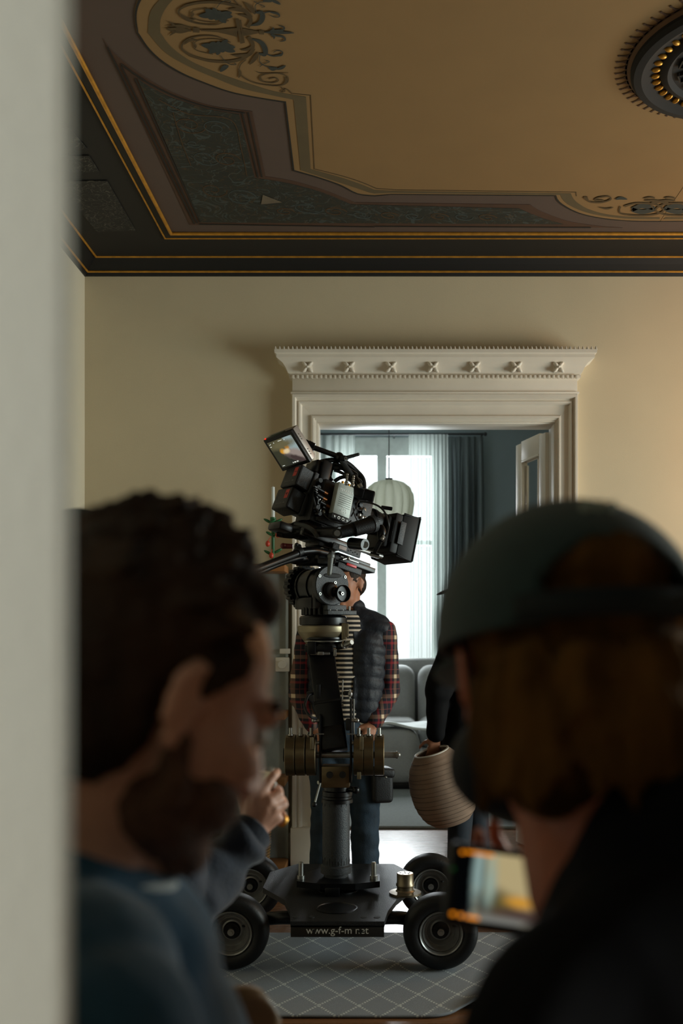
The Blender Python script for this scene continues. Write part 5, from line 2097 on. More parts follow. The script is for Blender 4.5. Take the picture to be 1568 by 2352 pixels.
def picture(name, strength, base, patches):
    g = NG(name)
    tc = g.n('ShaderNodeTexCoord')
    s = g.n('ShaderNodeSeparateXYZ')
    g.l(tc.outputs['UV'], s.inputs[0])
    u, v = s.outputs[0], s.outputs[1]
    nz = g.noise(tc.outputs['UV'], 7, 4, 1.0)
    col = rgb(*base)
    for (cu, cv, ru, rv, rot, soft, c) in patches:
        du, dv = g.math('SUBTRACT', u, cu), g.math('SUBTRACT', v, cv)
        cr_, sr_ = math.cos(rot), math.sin(rot)
        a = g.math('ADD', g.math('MULTIPLY', du, cr_ / ru), g.math('MULTIPLY', dv, sr_ / ru))
        b = g.math('ADD', g.math('MULTIPLY', du, -sr_ / rv), g.math('MULTIPLY', dv, cr_ / rv))
        d = g.math('SQRT', g.math('ADD', g.math('POWER', a, 2.0) if False else g.math('MULTIPLY', a, a), g.math('MULTIPLY', b, b)))
        d = g.math('ADD', d, g.math('MULTIPLY', g.math('SUBTRACT', nz, .5), .5))
        mr = g.n('ShaderNodeMapRange')
        g.l(d, mr.inputs[0])
        mr.inputs[1].default_value = 1 - soft
        mr.inputs[2].default_value = 1 + soft
        mr.inputs[3].default_value = 1
        mr.inputs[4].default_value = 0
        mr.clamp = True
        col = g.mix(mr.outputs[0], col, rgb(*c))
    em = g.n('ShaderNodeEmission')
    em.inputs[1].default_value = strength
    if isinstance(col, tuple):
        em.inputs[0].default_value = col
    else:
        g.l(col, em.inputs[0])
    g.l(em.outputs[0], g.nt.nodes['Material Output'].inputs[0])
    return g.m


pm = picture('bed_picture', .9, (92, 88, 64), [
    (.5, .1, .8, .35, 0, .5, (46, 48, 42)), (.12, .45, .25, .5, 0, .6, (58, 58, 44)), (.85, .70, .22, .42, .2, .15, (150, 168, 168)),
    (.82, .30, .45, .20, -.5, .3, (150, 138, 130)), (.75, .16, .4, .10, -.6, .4, (70, 58, 56)), (.38, .56, .09, .10, 0, .4, (210, 150, 46)),
    (.60, .66, .08, .09, 0, .4, (214, 140, 36)), (.52, .52, .12, .08, .2, .4, (226, 206, 164)), (.50, .78, .5, .14, 0, .5, (104, 98, 70))])
uvscreen('screen', Mm, mw - .026, mh - .034, pm, mo, .0006)
mb = MB(Mm)
sw_, sh_ = mw - .026, mh - .034
for (u, v_, w, h_) in ((.06, .90, .03, .02), (.10, .92, .02, .03), (.24, .93, .03, .03), (.50, .94, .16, .02), (.68, .93, .03, .03), (.06, .82, .06, .02), (.10, .06, .10, .02), (.50, .06, .03, .04), (.58, .06, .07, .04), (.68, .06, .07, .04)):
    mb.box(((u - .5) * sw_, (v_ - .5) * sh_, .0012), (w * sw_, h_ * sh_, .0004))
mb.build('screen_icons', mat('lit_screen_text', (220, 226, 220), .5, emit=.8), mo, False)
arm = thing('monitor_arm', W(750, 1035, 4.33), 'black articulated arm holding the field monitor over the camera', 'monitor arm')
MB().sph(W(700, 1025, 4.31), .030, 20).cyl(W(708, 1024, 4.31), W(722, 1028, 4.31), .024, .018, 20).tube([W(715, 1026, 4.31), W(745, 1037, 4.33), W(770, 1046, 4.35), W(782, 1050, 4.36)], .0115, 14, 3).sph(W(778, 1050, 4.36), .022, 18).build('upper_tube', M_black, arm)
MB().tube([W(782, 1056, 4.36), W(794, 1073, 4.36), W(808, 1092, 4.36)], .012, 14, 3).build('lower_tube', M_dgrey, arm)
MB().cyl(W(788, 1053, 4.33), W(822, 1044, 4.33), .008, .0075, 14).sph(W(822, 1044, 4.33), .0078, 10).cyl(W(782, 1052, 4.36), W(795, 1053, 4.33), .014, .012, 16).build('lever', M_dgrey, arm)
MB().lathe([(.0065, 0), (.0065, .004), (.003, .004), (.003, 0)], 16, W(794, 1053, 4.325), (0, -1, 0), close=False).build('lever_screw', M_steel, arm)

# ------------------------------------------------------------------ people
def rest_arm(sh, el, wr, r=(.052, .042, .036, .027)):
    return [('c', sh, el, r[0], r[1]), ('c', el, wr, r[2] + .003, r[3])]


# ---- standing man behind the rig
PY = 5.16
px_ = W(795, 0, PY).x
P1_ = thing('person', (px_, PY, 0), 'person in a dark quilted vest, plaid shirt and jeans standing behind the camera rig', 'person')


def V(px, py, dy=0.0):
    return W(px, py, PY + dy)


Mhd = head_frame(V(798, 1342, .02) + Vector((0, 0, -.006)), PI + math.radians(34), math.radians(8))
neck_b = V(800, 1425, .03)
shL, shR = V(882, 1452, .02), V(708, 1462, .02)
elL, elR = V(893, 1585, .05), V(688, 1595, .05)
wrL, wrR = V(856, 1662, -.06), V(722, 1672, -.06)
hipL, hipR = V(828, 1690, .03), V(752, 1690, .03)
knL, knR = V(838, 1850, .0), V(748, 1850, .0)
anL, anR = V(838, 1998, .03), V(742, 1998, .03)
torso = [('c', V(795, 1455, .02), V(793, 1560, .01), .10, .11), ('c', V(850, 1455, .02), V(735, 1460, .02), .070, .070), ('c', V(830, 1490, .02), V(825, 1690, .02), .095, .09), ('c', V(760, 1490, .02), V(762, 1690, .02), .095, .09)]
legs = [('c', hipL, knL, .092, .062), ('c', knL, anL, .058, .042), ('c', hipR, knR, .092, .062), ('c', knR, anR, .058, .042)]
feet = [('c', Vector((anL.x, anL.y + .02, .045)), Vector((anL.x + .11, anL.y - .13, .035)), .042, .034), ('c', Vector((anR.x, anR.y + .02, .045)), Vector((anR.x - .03, anR.y - .16, .035)), .042, .034)]
body = xform(HEAD, Mhd) + [('c', Mhd @ Vector((-.02, 0, -.04)), neck_b, .052, .058)] + torso + rest_arm(shL, elL, wrL) + rest_arm(shR, elR, wrR) + legs + feet
body += hand(wrL, (-.35, -.3, -1), (-.4, .8, 0), -1, (.35, .5, .3), s=.95) + hand(wrR, (.35, -.3, -1), (.4, .8, 0), 1, (.35, .5, .3), s=.95)
put('body', blob(body, .0075, 4), M_skin3, P1_)
hair = [('e', (-.020, 0, .052), (.100, .083, .088), None), ('e', (-.055, 0, .0), (.055, .074, .07), None), ('e', (.03, 0, .105), (.06, .065, .03), None)]
put('hair', blob(xform(hair, Mhd), .008, 3, lambda c, n: .004 * noise.noise(c * 60)), M_darkhair, P1_)
for s in (1, -1):
    MB(Mhd).sph((.082, s * .031, .010), .0125, 12).build('eye', mat('eye_white', (200, 192, 182), .3), P1_)
jk = [('c', V(795, 1452, .02), V(793, 1600, .01), .112, .122), ('c', V(838, 1490, .01), V(832, 1632, .01), .115, .105), ('c', V(754, 1490, .01), V(756, 1632, .01), .115, .105), ('c', V(862, 1450, .02), V(727, 1458, .02), .078, .078), ('c', V(808, 1408, .05), V(806, 1440, .05), .080, .095), ('c', V(812, 1418, .04), V(868, 1446, .02), .072, .078), ('c', V(790, 1418, .04), V(722, 1450, .02), .072, .078)]
vest = blob(jk, .009, 5, lambda c, n: .008 * (abs(math.sin(c.z * 52 + .8 * math.sin(c.x * 11))) ** .6 - .6) + .004 * noise.noise(c * 26))
# the vest hangs open over a striped jersey
bmv = bmesh.new()
bmv.from_mesh(vest)
x_lo, x_hi = V(762, 0).x, V(812, 0).x
kill = [f for f in bmv.faces if f.calc_center_median().y < PY - .02 and x_lo < f.calc_center_median().x < x_hi]
bmesh.ops.delete(bmv, geom=kill, context='FACES')
bmv.to_mesh(vest)
bmv.free()
vo = put('quilted_vest', vest, M_puffer, P1_)
md = vo.modifiers.new('thickness', 'SOLIDIFY')
md.thickness = .012
md.offset = -1
put('striped_jersey', blob(fat(torso, .006) + [('c', V(795, 1440, .0), V(794, 1640, .0), .095, .105)], .009, 5), M_stripe, P1_)
sl_ = fat(rest_arm(shL, elL, elL.lerp(wrL, .86), (.058, .052, .050, .042)), .008)
put('plaid_sleeve', blob(sl_, .007, 4, lambda c, n: .006 * noise.noise(c * 22)), M_plaid, P1_)
sl_ = fat(rest_arm(shR, elR, elR.lerp(wrR, .86), (.058, .052, .050, .042)), .008)
put('plaid_sleeve', blob(sl_, .007, 4, lambda c, n: .006 * noise.noise(c * 22)), M_plaid, P1_)
jn = [('c', hipL, knL, .102, .080), ('c', knL, anL + Vector((0, 0, .0)), .078, .072), ('c', hipR, knR, .102, .080), ('c', knR, anR, .078, .072), ('c', V(795, 1672, .02), V(795, 1720, .02), .13, .11)]
put('jeans', blob(jn, .008, 4, lambda c, n: .007 * noise.noise(Vector((c.x * 14, c.y * 14, c.z * 22)))), M_jean, P1_)
put('shoe', blob(fat([feet[0]], .012), .007, 3), M_shoe, P1_)
put('shoe', blob(fat([feet[1]], .012), .007, 3), M_shoe, P1_)
bagp = W(876, 1800, PY - .02)
bag = thing('tool_pouch', bagp, 'black nylon tool pouch hanging at the hip of the person in the vest', 'bag')
MB().box((bagp.x - .005, bagp.y - .01, bagp.z - .012), (.11, .12, .16), (0, 0, .25), bev=.022, seg=4).build('pouch', M_bag, bag)
MB().box((bagp.x, bagp.y - .012, bagp.z + .065), (.118, .13, .05), (0, .12, .25), bev=.018, seg=3).build('flap', M_bag, bag)
MB().tube([(bagp.x - .04, bagp.y, bagp.z + .07), (bagp.x - .055, bagp.y + .005, bagp.z + .15), (bagp.x - .075, bagp.y + .01, bagp.z + .30)], .011, 8, 4).build('strap', M_bag, bag)
MB().sph((bagp.x + .022, bagp.y - .085, bagp.z + .045), .006, 10).build('stud', M_steel, bag)

# ---- person in black carrying a vase
QY = 5.46
P2_ = thing('person', (W(1062, 0, QY).x, QY, 0), 'person in a black jacket and cap by the doorway holding a brown vase', 'person')


def Q(px, py, dy=0.0):
    return W(px, py, QY + dy)


Mq = head_frame(Q(1080, 1368, .02), math.radians(-80), math.radians(12))
shn, shf = Q(1048, 1478, -.16), Q(1076, 1478, .18)
eln, elf = Q(1005, 1590, -.20), Q(1010, 1590, .20)
wrn, wrf = Q(1000, 1690, -.14), Q(1010, 1700, .10)
tq = [('c', Q(1062, 1480, 0), Q(1068, 1600, 0), .115, .11), ('c', shn, shf, .07, .07), ('c', Q(1068, 1600, -.05), Q(1072, 1700, -.05), .11, .11), ('c', Q(1068, 1600, .06), Q(1072, 1700, .06), .11, .11)]
hpn, hpf = Q(1072, 1700, -.08), Q(1074, 1700, .09)
knn, knf = Q(1058, 1850, -.08), Q(1092, 1850, .10)
ann, anf = Q(1052, 1985, -.07), Q(1102, 1985, .12)
ft = [('c', Vector((ann.x + .03, ann.y, .045)), Vector((ann.x - .15, ann.y - .02, .035)), .042, .034), ('c', Vector((anf.x + .03, anf.y, .045)), Vector((anf.x - .15, anf.y - .02, .035)), .042, .034)]
body = xform(HEAD, Mq) + [('c', Mq @ Vector((-.02, 0, -.04)), Q(1066, 1455, 0), .052, .06)] + tq + rest_arm(shn, eln, wrn) + rest_arm(shf, elf, wrf) + [('c', hpn, knn, .09, .06), ('c', knn, ann, .056, .04), ('c', hpf, knf, .09, .06), ('c', knf, anf, .056, .04)] + ft
body += hand(wrn, (-.1, .25, -1), (-.2, 1, .1), -1, (.25, .4, .3), s=.95) + hand(wrf, (-.1, -.25, -1), (-.2, -1, .1), 1, (.25, .4, .3), s=.95)
put('body', blob(body, .009, 4), M_skin3, P2_)
put('hair', blob(xform([('e', (-.03, 0, .02), (.09, .083, .09), None), ('e', (-.05, 0, -.06), (.06, .08, .07), None)], Mq), .009, 3), M_darkhair, P2_)
mb = MB(Mq)
mb.sph((-.006, 0, .055), (.108, .087, .085), 28)
mb.build('cap', mat('dark_plum_cap', (42, 30, 36), .8), P2_)
MB(Mq).sph((.118, 0, .052), (.065, .068, .009), 24, (0, .12, 0)).build('cap_peak', mat('dark_plum_cap', (42, 30, 36)), P2_)
for s in (1, -1):
    MB(Mq).sph((.082, s * .031, .010), .0125, 12).build('eye', mat('eye_white', (200, 192, 182)), P2_)
jq = fat(tq, .022) + rest_arm(shn, eln, eln.lerp(wrn, .95), (.085, .075, .066, .05)) + rest_arm(shf, elf, elf.lerp(wrf, .95), (.085, .075, .066, .05)) + [('c', Q(1066, 1440, 0), Q(1066, 1470, 0), .075, .09)]
put('jacket', blob(jq, .01, 4, lambda c, n: .008 * noise.noise(c * 14)), M_jacket, P2_)
put('jeans', blob([('c', hpn, knn, .10, .075), ('c', knn, ann, .072, .06), ('c', hpf, knf, .10, .075), ('c', knf, anf, .072, .06)], .01, 4), M_darkjean, P2_)
put('shoe', blob(fat([ft[0]], .012), .008, 3), M_shoe, P2_)
put('shoe', blob(fat([ft[1]], .012), .008, 3), M_shoe, P2_)
vc = W(1014, 1804, 5.28)
va = Vector((-.30, -.10, 1)).normalized()
vas = thing('vase', vc, 'round brown ribbed vase tilted in the hands of the person in black', 'vase')
mb = MB()
pv = [(.06, -.205), (.10, -.20), (.135, -.165), (.160, -.11), (.170, -.05), (.170, .01), (.160, .07), (.140, .125), (.112, .165), (.092, .188)]
big = []
for i in range(len(pv) - 1):
    for k in range(8):
        t = k / 8
        r_ = pv[i][0] * (1 - t) + pv[i + 1][0] * t
        h_ = pv[i][1] * (1 - t) + pv[i + 1][1] * t
        big.append((r_ + .0025 * abs(math.sin(h_ * 130)) ** .5, h_))
big.append((pv[-1][0], pv[-1][1]))
mb.lathe([(0, -.205)] + big + [(.086, .186), (.10, .16), (.13, .11), (.14, .0), (.10, -.16), (0, -.19)], 64, vc, va)
mb.build('vase_body', M_vase, vas, True, 60)
mb = MB()
for k in range(15):
    h_ = -.17 + .0235 * k
    for i in range(len(pv) - 1):
        if pv[i][1] <= h_ <= pv[i + 1][1]:
            t = (h_ - pv[i][1]) / (pv[i + 1][1] - pv[i][1])
            r_ = pv[i][0] * (1 - t) + pv[i + 1][0] * t
            mb.lathe([(r_ - .001, h_ - .002), (r_ + .0036, h_), (r_ - .001, h_ + .002)], 64, vc, (va + Vector((.03 * math.sin(k * 2.1), 0, .0))).normalized(), close=False)
mb.build('bamboo_ribs', mat('dark_rib', (74, 58, 48), .8), vas)
MB().lathe([(.0935, .184), (.095, .192), (.088, .194), (.083, .186)], 56, vc, va, close=False).build('rim', mat('pale_rim', (190, 184, 172), .6), vas)

# ---- person with a drink, half hidden behind the near man
P3o = Vector((-.50, 1.72, 0))
P3_ = thing('person', P3o, 'person in a navy jumper holding a drink, mostly hidden behind the bearded man', 'person')
Mk = head_frame((-.555, 1.86, 1.405), math.radians(10), math.radians(10))
sR, sL = Vector((-.395, 1.74, 1.165)), Vector((-.75, 1.80, 1.17))
eR = W(388, 2120, 1.79)
wR = W(582, 1908, 1.93)
eL, wL = Vector((-.80, 1.86, .90)), Vector((-.66, 2.06, .86))
t3 = [('c', (-.57, 1.78, 1.13), (-.58, 1.74, .80), .115, .125), ('c', sR + Vector((-.03, 0, .01)), sL + Vector((.03, 0, .01)), .068, .068), ('c', (-.66, 1.74, .68), (-.50, 1.74, .68), .115, .115)]
hipr, hipl = Vector((-.49, 1.78, .68)), Vector((-.67, 1.78, .68))
kr, kl = Vector((-.44, 2.14, .58)), Vector((-.72, 2.14, .58))
ar, al = Vector((-.45, 2.05, .12)), Vector((-.72, 2.05, .12))
f3 = [('c', Vector((-.45, 2.03, .05)), Vector((-.44, 2.22, .036)), .042, .034), ('c', Vector((-.72, 2.03, .05)), Vector((-.73, 2.22, .036)), .042, .034)]
arm3 = rest_arm(sR, eR, wR, (.052, .043, .038, .029)) + rest_arm(sL, eL, wL)
body = xform(HEAD, Mk) + [('c', Mk @ Vector((-.02, 0, -.04)), Vector((-.57, 1.79, 1.20)), .052, .06)] + t3 + arm3 + [('c', hipr, kr, .088, .062), ('c', kr, ar, .056, .042), ('c', hipl, kl, .088, .062), ('c', kl, al, .056, .042)] + f3
# the hand seen from behind: knuckles to the right, index finger up along the glass
hand_dir = (W(628, 1845, 1.955) - wR)
pal = Vector((-.55, .80, .15))
dH = 1.95


def HP(px, py, d):
    return W(px, py, d)


h3 = []
mcp = [HP(596, 1826, 1.925), HP(616, 1840, 1.925), HP(628, 1858, 1.93), HP(634, 1878, 1.94)]
for m_ in mcp:
    h3.append(('c', wR, m_, .021, .0125))
h3.append(('c', wR + Vector((0, 0, .005)), HP(604, 1858, 1.93), .024, .022))
h3.append(('c', wR, HP(585, 1846, 1.94), .022, .020))
chains = [
    [mcp[0], HP(612, 1803, 1.94), HP(627, 1783, 1.955), HP(636, 1774, 1.975)],
    [mcp[1], HP(640, 1824, 1.945), HP(639, 1815, 1.975), HP(620, 1806, 1.99)],
    [mcp[2], HP(651, 1848, 1.95), HP(648, 1838, 1.98), HP(628, 1829, 1.995)],
    [mcp[3], HP(652, 1886, 1.955), HP(650, 1872, 1.98), HP(632, 1858, 1.99)]]
for i, ch_ in enumerate(chains):
    rr_ = (.0108, .0108, .0104, .0092)[i]
    for j in range(3):
        h3.append(('c', ch_[j], ch_[j + 1], rr_ * (1.05 - .06 * j), rr_ * (.98 - .08 * j)))
for a_i, b_i in (((wR + Vector((-.012, .012, .012))), HP(566, 1846, 1.97)), (HP(566, 1846, 1.97), HP(556, 1818, 1.985)), (HP(556, 1818, 1.985), HP(560, 1796, 2.0))):
    h3.append(('c', a_i, b_i, .0145, .0125))
put('body', blob(body + h3, .0042, 3), M_skin, P3_)
put('hair', blob(xform([('e', (-.03, 0, .02), (.085, .082, .085), None)], Mk), .009, 3), M_darkhair, P3_)
MB(Mk).sph((-.006, 0, .055), (.108, .088, .086), 28).build('cap', mat('deep_teal_cap', (22, 44, 42), .85), P3_)
MB(Mk).sph((.118, 0, .05), (.065, .068, .009), 24, (0, .12, 0)).build('cap_peak', mat('deep_teal_cap', (22, 44, 42)), P3_)
for s in (1, -1):
    MB(Mk).sph((.082, s * .031, .010), .0125, 12).build('eye', mat('eye_white', (200, 192, 182)), P3_)


def folds(c, n):
    return .006 * math.sin(c.x * 60 + c.z * 45 + 3 * noise.noise(c * 9)) + .006 * noise.noise(c * 20)


j3 = fat(t3, .02) + [('c', sR, eR, .078, .066), ('c', eR, eR.lerp(wR, .55), .070, .056), ('c', eR.lerp(wR, .55), eR.lerp(wR, .90), .052, .044)] + rest_arm(sL, eL, eL.lerp(wL, .9), (.078, .066, .062, .05)) + [('c', (-.57, 1.79, 1.19), (-.57, 1.79, 1.14), .075, .10)]
put('jumper', blob(j3, .0065, 4, folds), M_navy, P3_)
cu = eR.lerp(wR, .93)
cdr = (wR - eR).normalized()
MB().lathe([(.036, -.026), (.0415, -.022), (.043, 0), (.041, .018), (.036, .022), (.030, .018)], 40, cu, cdr, close=False).build('cuff', M_navy, P3_)
put('trousers', blob([('c', hipr, kr, .10, .078), ('c', kr, ar, .074, .06), ('c', hipl, kl, .10, .078), ('c', kl, al, .074, .06), ('c', (-.66, 1.74, .66), (-.50, 1.74, .66), .12, .12)], .012, 4), M_darkjean, P3_)
put('shoe', blob(fat([f3[0]], .012), .009, 3), M_shoe, P3_)
put('shoe', blob(fat([f3[1]], .012), .009, 3), M_shoe, P3_)
rp_ = chains[3][1] * .55 + chains[3][0] * .45
rd_ = (chains[3][1] - chains[3][0]).normalized()
tag(MB().lathe([(.0108, -.0035), (.0124, -.0035), (.0126, 0), (.0124, .0035), (.0108, .0035)], 28, chains[3][0].lerp(chains[3][1], .8), rd_, close=False).build('finger_ring', M_gold), 'gold ring on the little finger of the hand with the drink', 'ring')
gc = W(588, 1812, 2.005)
ga = Vector((.10, .10, 1)).normalized()
gls = thing('drinking_glass', gc, 'short drinking glass with pale drink held by the person in navy', 'glass')
MB().lathe([(0, -.045), (.028, -.045), (.031, -.04), (.037, .045), (.0355, .046), (.030, -.036), (0, -.038)], 44, gc, ga).build('glass', M_pane, gls)
MB().lathe([(0, -.036), (.0285, -.034), (.0340, .036), (0, .036)], 44, gc, ga).build('drink', mat('pale_milky_drink', (206, 190, 150), .4), gls)
np_ = W(622, 1808, 1.965)
tag(MB().box(np_, (.012, .010, .026), (0, math.radians(38), 0), bev=.003).build('paper_napkin', M_linen), 'scrap of white paper pinched under the index finger on the glass', 'paper')
st3 = thing('bar_stool', (-.58, 1.76, 0), 'wooden stool under the person in the navy jumper', 'stool')
MB().lathe([(0, .50), (.17, .50), (.18, .51), (.18, .528), (0, .53)], 40, (-.58, 1.76, 0)).build('seat', M_brownwood, st3)
for k in range(4):
    a = PI / 4 + k * PI / 2
    MB().cyl((-.58 + .12 * math.cos(a), 1.76 + .12 * math.sin(a), .50), (-.58 + .17 * math.cos(a), 1.76 + .17 * math.sin(a), 0), .016, .013, 14).build('leg', M_brownwood, st3)

# brown chair whose rounded back shows at the bottom
ch = thing('dining_chair', (-.34, 1.25, 0), 'brown chair with a rounded wooden back at the bottom of the frame', 'chair')
cyb = 1.36
ztp = W(0, 2258, cyb).z
xr_ = W(640, 0, cyb).x


def backfn(u, v):
    xx = xr_ - .44 + .44 * u
    zz = ztp - .24 + .24 * v
    e = abs(2 * u - 1)
    zz2 = zz - .045 * (max(0, e - .80) / .20) ** 2.6 * v
    return (xx, cyb - .045 * (1 - (2 * u - 1) ** 2), zz2)


MB().grid(backfn, 40, 16).build('backrest', M_brownwood, ch, True, 180, .022)
MB().box((xr_ - .22, 1.46, .43), (.44, .26, .03), bev=.014, seg=4).build('seat', M_brownwood, ch)
for sx in (-.40, -.04):
    MB().tube([(xr_ + sx, cyb, 0.0), (xr_ + sx, cyb + .02, .43), (xr_ + sx, cyb - .012, ztp - .14)], .014, 12, 4).build('rear_leg', M_brownwood, ch)
    MB().cyl((xr_ + sx, 1.56, 0.0), (xr_ + sx, 1.555, .43), .012, .015, 14).build('front_leg', M_brownwood, ch)

# ---- bearded man in teal at the left, seen from behind his right shoulder
HS = 1.0
nh = W(342, 1618, .80)
Mn = head_frame(nh, math.radians(55), math.radians(26))
P4_ = thing('person', (-.24, .80, 0), 'dark haired bearded person in a teal jumper looking down at the left', 'person')
c7 = W(236, 1900, .80)
sR4 = Vector((-.196, .66, 1.030))
sL4 = Vector((-.45, .97, 1.06))
eR4, wR4 = Vector((-.10, .66, .80)), Vector((-.08, .88, .77))
eL4, wL4 = Vector((-.36, 1.12, .84)), Vector((-.12, 1.16, .78))
F4 = Vector((.82, .57, 0))
t4 = [('c', c7 + Vector((-.02, .01, -.19)), (-.34, .80, .78), .115, .135), ('c', sR4.lerp(sL4, .12) + Vector((0, 0, .01)), sR4.lerp(sL4, .88) + Vector((0, 0, .01)), .070, .070), ('c', (-.36, .70, .60), (-.30, .90, .60), .12, .12)]
hr4, hl4 = Vector((-.26, .72, .58)), Vector((-.34, .90, .58))
kr4, kl4 = Vector((-.05, 1.06, .56)), Vector((-.21, 1.16, .56))
ar4, al4 = Vector((-.06, 1.04, .10)), Vector((-.22, 1.12, .10))
f4 = [('c', Vector((-.07, 1.02, .05)), Vector((-.01, 1.19, .036)), .042, .034), ('c', Vector((-.23, 1.10, .05)), Vector((-.19, 1.27, .036)), .042, .034)]
body = xform(HEAD, Mn) + [('c', Mn @ Vector((-.035, 0, -.03)), c7 + Vector((-.012, .0, -.04)), .055, .060), ('c', Mn @ Vector((.005, 0, -.06)), c7 + Vector((.004, .02, -.05)), .046, .05)] + t4
body += rest_arm(sR4, eR4, wR4) + rest_arm(sL4, eL4, wL4) + [('c', hr4, kr4, .09, .062), ('c', kr4, ar4, .056, .042), ('c', hl4, kl4, .09, .062), ('c', kl4, al4, .056, .042)] + f4
body += hand(wR4, (-.2, 1, -.1), (-1, -.1, -.2), -1, (.3, .4, .3)) + hand(wL4, (1, .1, -.1), (.1, -1, -.2), 1, (.3, .4, .3))
put('body', blob(body, .0048, 4), M_skin, P4_)
rnd = random.Random(3)
hair = [('e', (-.034, 0, .057), (.096, .087, .088), None), ('e', (-.058, 0, .005), (.066, .078, .085), None), ('e', (.014, 0, .112), (.056, .064, .030), None), ('e', (-.046, .044, -.012), (.040, .036, .066), None), ('e', (-.046, -.044, -.012), (.040, .036, .066), None), ('c', (.02, .073, .05), (.004, .074, .02), .016, .010), ('c', (.02, -.073, .05), (.004, -.074, .02), .016, .010)]
for k in range(150):
    a = rnd.uniform(0, 2 * PI)
    e = rnd.uniform(.05, 1.35)
    dr = Vector((math.cos(a) * math.cos(e), math.sin(a) * math.cos(e), math.sin(e)))
    if dr.x > .25 and dr.z < .55:
        continue
    b0_ = Vector((-.030 + dr.x * .094, dr.y * .083, .054 + dr.z * .088))
    tv = Vector((.6, rnd.uniform(-.5, .5), .25)) + dr * .5
    hair.append(('c', b0_, b0_ + tv.normalized() * rnd.uniform(.018, .036) * (.5 if dr.x > .25 else 1), .011, .004))
put('hair', blob(xform(hair, Mn), .0042, 2, lambda c, n: .0025 * noise.noise(c * 130)), M_darkhair, P4_)
brd = [('e', (.032, 0, -.070), (.062, .062, .046), None), ('e', (.070, 0, -.096), (.030, .036, .024), None), ('e', (.052, .030, -.054), (.042, .035, .030), None), ('e', (.052, -.030, -.054), (.042, .035, .030), None), ('c', (.006, .067, -.02), (.02, .06, -.06), .010, .014), ('c', (.006, -.067, -.02), (.02, -.06, -.06), .010, .014), ('c', (.093, -.02, -.048), (.093, .02, -.048), .007, .007)]
put('beard', blob(xform(brd, Mn), .0045, 2, lambda c, n: .002 * noise.noise(c * 160)), M_beard, P4_)
for s in (1, -1):
    MB(Mn).sph((.082, s * .031, .010), .0125, 12).build('eye', mat('eye_white', (200, 192, 182)), P4_)
    MB(Mn).tube([(.094, s * .014, .036), (.092, s * .034, .042), (.080, s * .05, .036)], .005, 8, 3).build('eyebrow', M_darkhair, P4_)
j4 = fat(t4, .022) + [('c', sR4, eR4, .080, .066), ('c', eR4, eR4.lerp(wR4, .9), .068, .048), ('c', sL4, eL4, .080, .066), ('c', eL4, eL4.lerp(wL4, .9), .068, .048), ('c', c7 + Vector((-.03, -.01, -.045)), c7 + Vector((-.01, .02, -.14)), .074, .11)]
put('teal_jumper', blob(j4, .0055, 5, lambda c, n: .005 * noise.noise(c * 16) + .003 * math.sin(c.x * 50 + c.z * 60)), M_teal, P4_)
MB().lathe([(.060, -.012), (.066, -.008), (.064, .010), (.060, .012)], 40, c7 + Vector((-.004, .0, -.040)), (.25, .1, 1), close=False).build('shirt_collar', M_linen, P4_)
put('trousers', blob([('c', hr4, kr4, .105, .08), ('c', kr4, ar4, .076, .06), ('c', hl4, kl4, .105, .08), ('c', kl4, al4, .076, .06), ('c', (-.36, .70, .58), (-.30, .90, .58), .125, .125)], .012, 4), M_darkjean, P4_)
put('shoe', blob(fat([f4[0]], .012), .009, 3), M_shoe, P4_)
put('shoe', blob(fat([f4[1]], .012), .009, 3), M_shoe, P4_)
st4 = thing('stool', (-.33, .80, 0), 'wooden stool under the bearded person in teal', 'stool')
MB().lathe([(0, .42), (.17, .42), (.18, .43), (.18, .45), (0, .452)], 40, (-.33, .80, 0)).build('seat', M_brownwood, st4)
for k in range(4):
    a = PI / 4 + k * PI / 2
    MB().cyl((-.33 + .12 * math.cos(a), .80 + .12 * math.sin(a), .42), (-.33 + .16 * math.cos(a), .80 + .16 * math.sin(a), 0), .016, .013, 14).build('leg', M_brownwood, st4)

# ---- person in a green cap at the right, seen from behind
rh_ = W(1300, 1585, .86)
Mr = head_frame(rh_, math.radians(-11), math.radians(13), 0)
P5_ = thing('person', (.26, .70, 0), 'person in a dark green cap and black jacket seen from behind at the right', 'person')
c7r = W(1590, 1930, .74)
SC = 1.10
sL5 = Vector((.142, .64, 1.050))
sR5 = Vector((.47, .80, 1.06))
eL5, wL5 = Vector((.075, .62, .86)), Vector((.165, .90, 1.0))
eR5, wR5 = Vector((.50, .98, .88)), Vector((.235, 1.0, 1.02))
t5 = [('c', c7r + Vector((.02, .0, -.10)), (.34, .62, .76), .115, .135), ('c', sL5.lerp(sR5, .14) + Vector((0, 0, .012)), sL5.lerp(sR5, .86) + Vector((0, 0, .012)), .072, .072), ('c', (.26, .60, .60), (.42, .66, .60), .12, .12)]
hl5, hr5 = Vector((.26, .64, .58)), Vector((.42, .70, .58))
kl5, kr5 = Vector((.16, 1.02, .54)), Vector((.42, 1.10, .54))
al5, ar5 = Vector((.18, .98, .10)), Vector((.43, 1.04, .10))
f5 = [('c', Vector((.18, .96, .05)), Vector((.13, 1.14, .036)), .042, .034), ('c', Vector((.43, 1.02, .05)), Vector((.42, 1.21, .036)), .042, .034)]
body = xform(HEAD, Mr, SC) + [('c', Mr @ Vector((-.03, 0, -.04)), c7r + Vector((-.012, .02, -.03)), .058, .066), ('c', Mr @ Vector((.015, 0, -.07)), c7r + Vector((-.06, .05, -.05)), .050, .055)] + t5
body += rest_arm(sL5, eL5, wL5) + rest_arm(sR5, eR5, wR5) + [('c', hl5, kl5, .09, .062), ('c', kl5, al5, .056, .042), ('c', hr5, kr5, .09, .062), ('c', kr5, ar5, .056, .042)] + f5
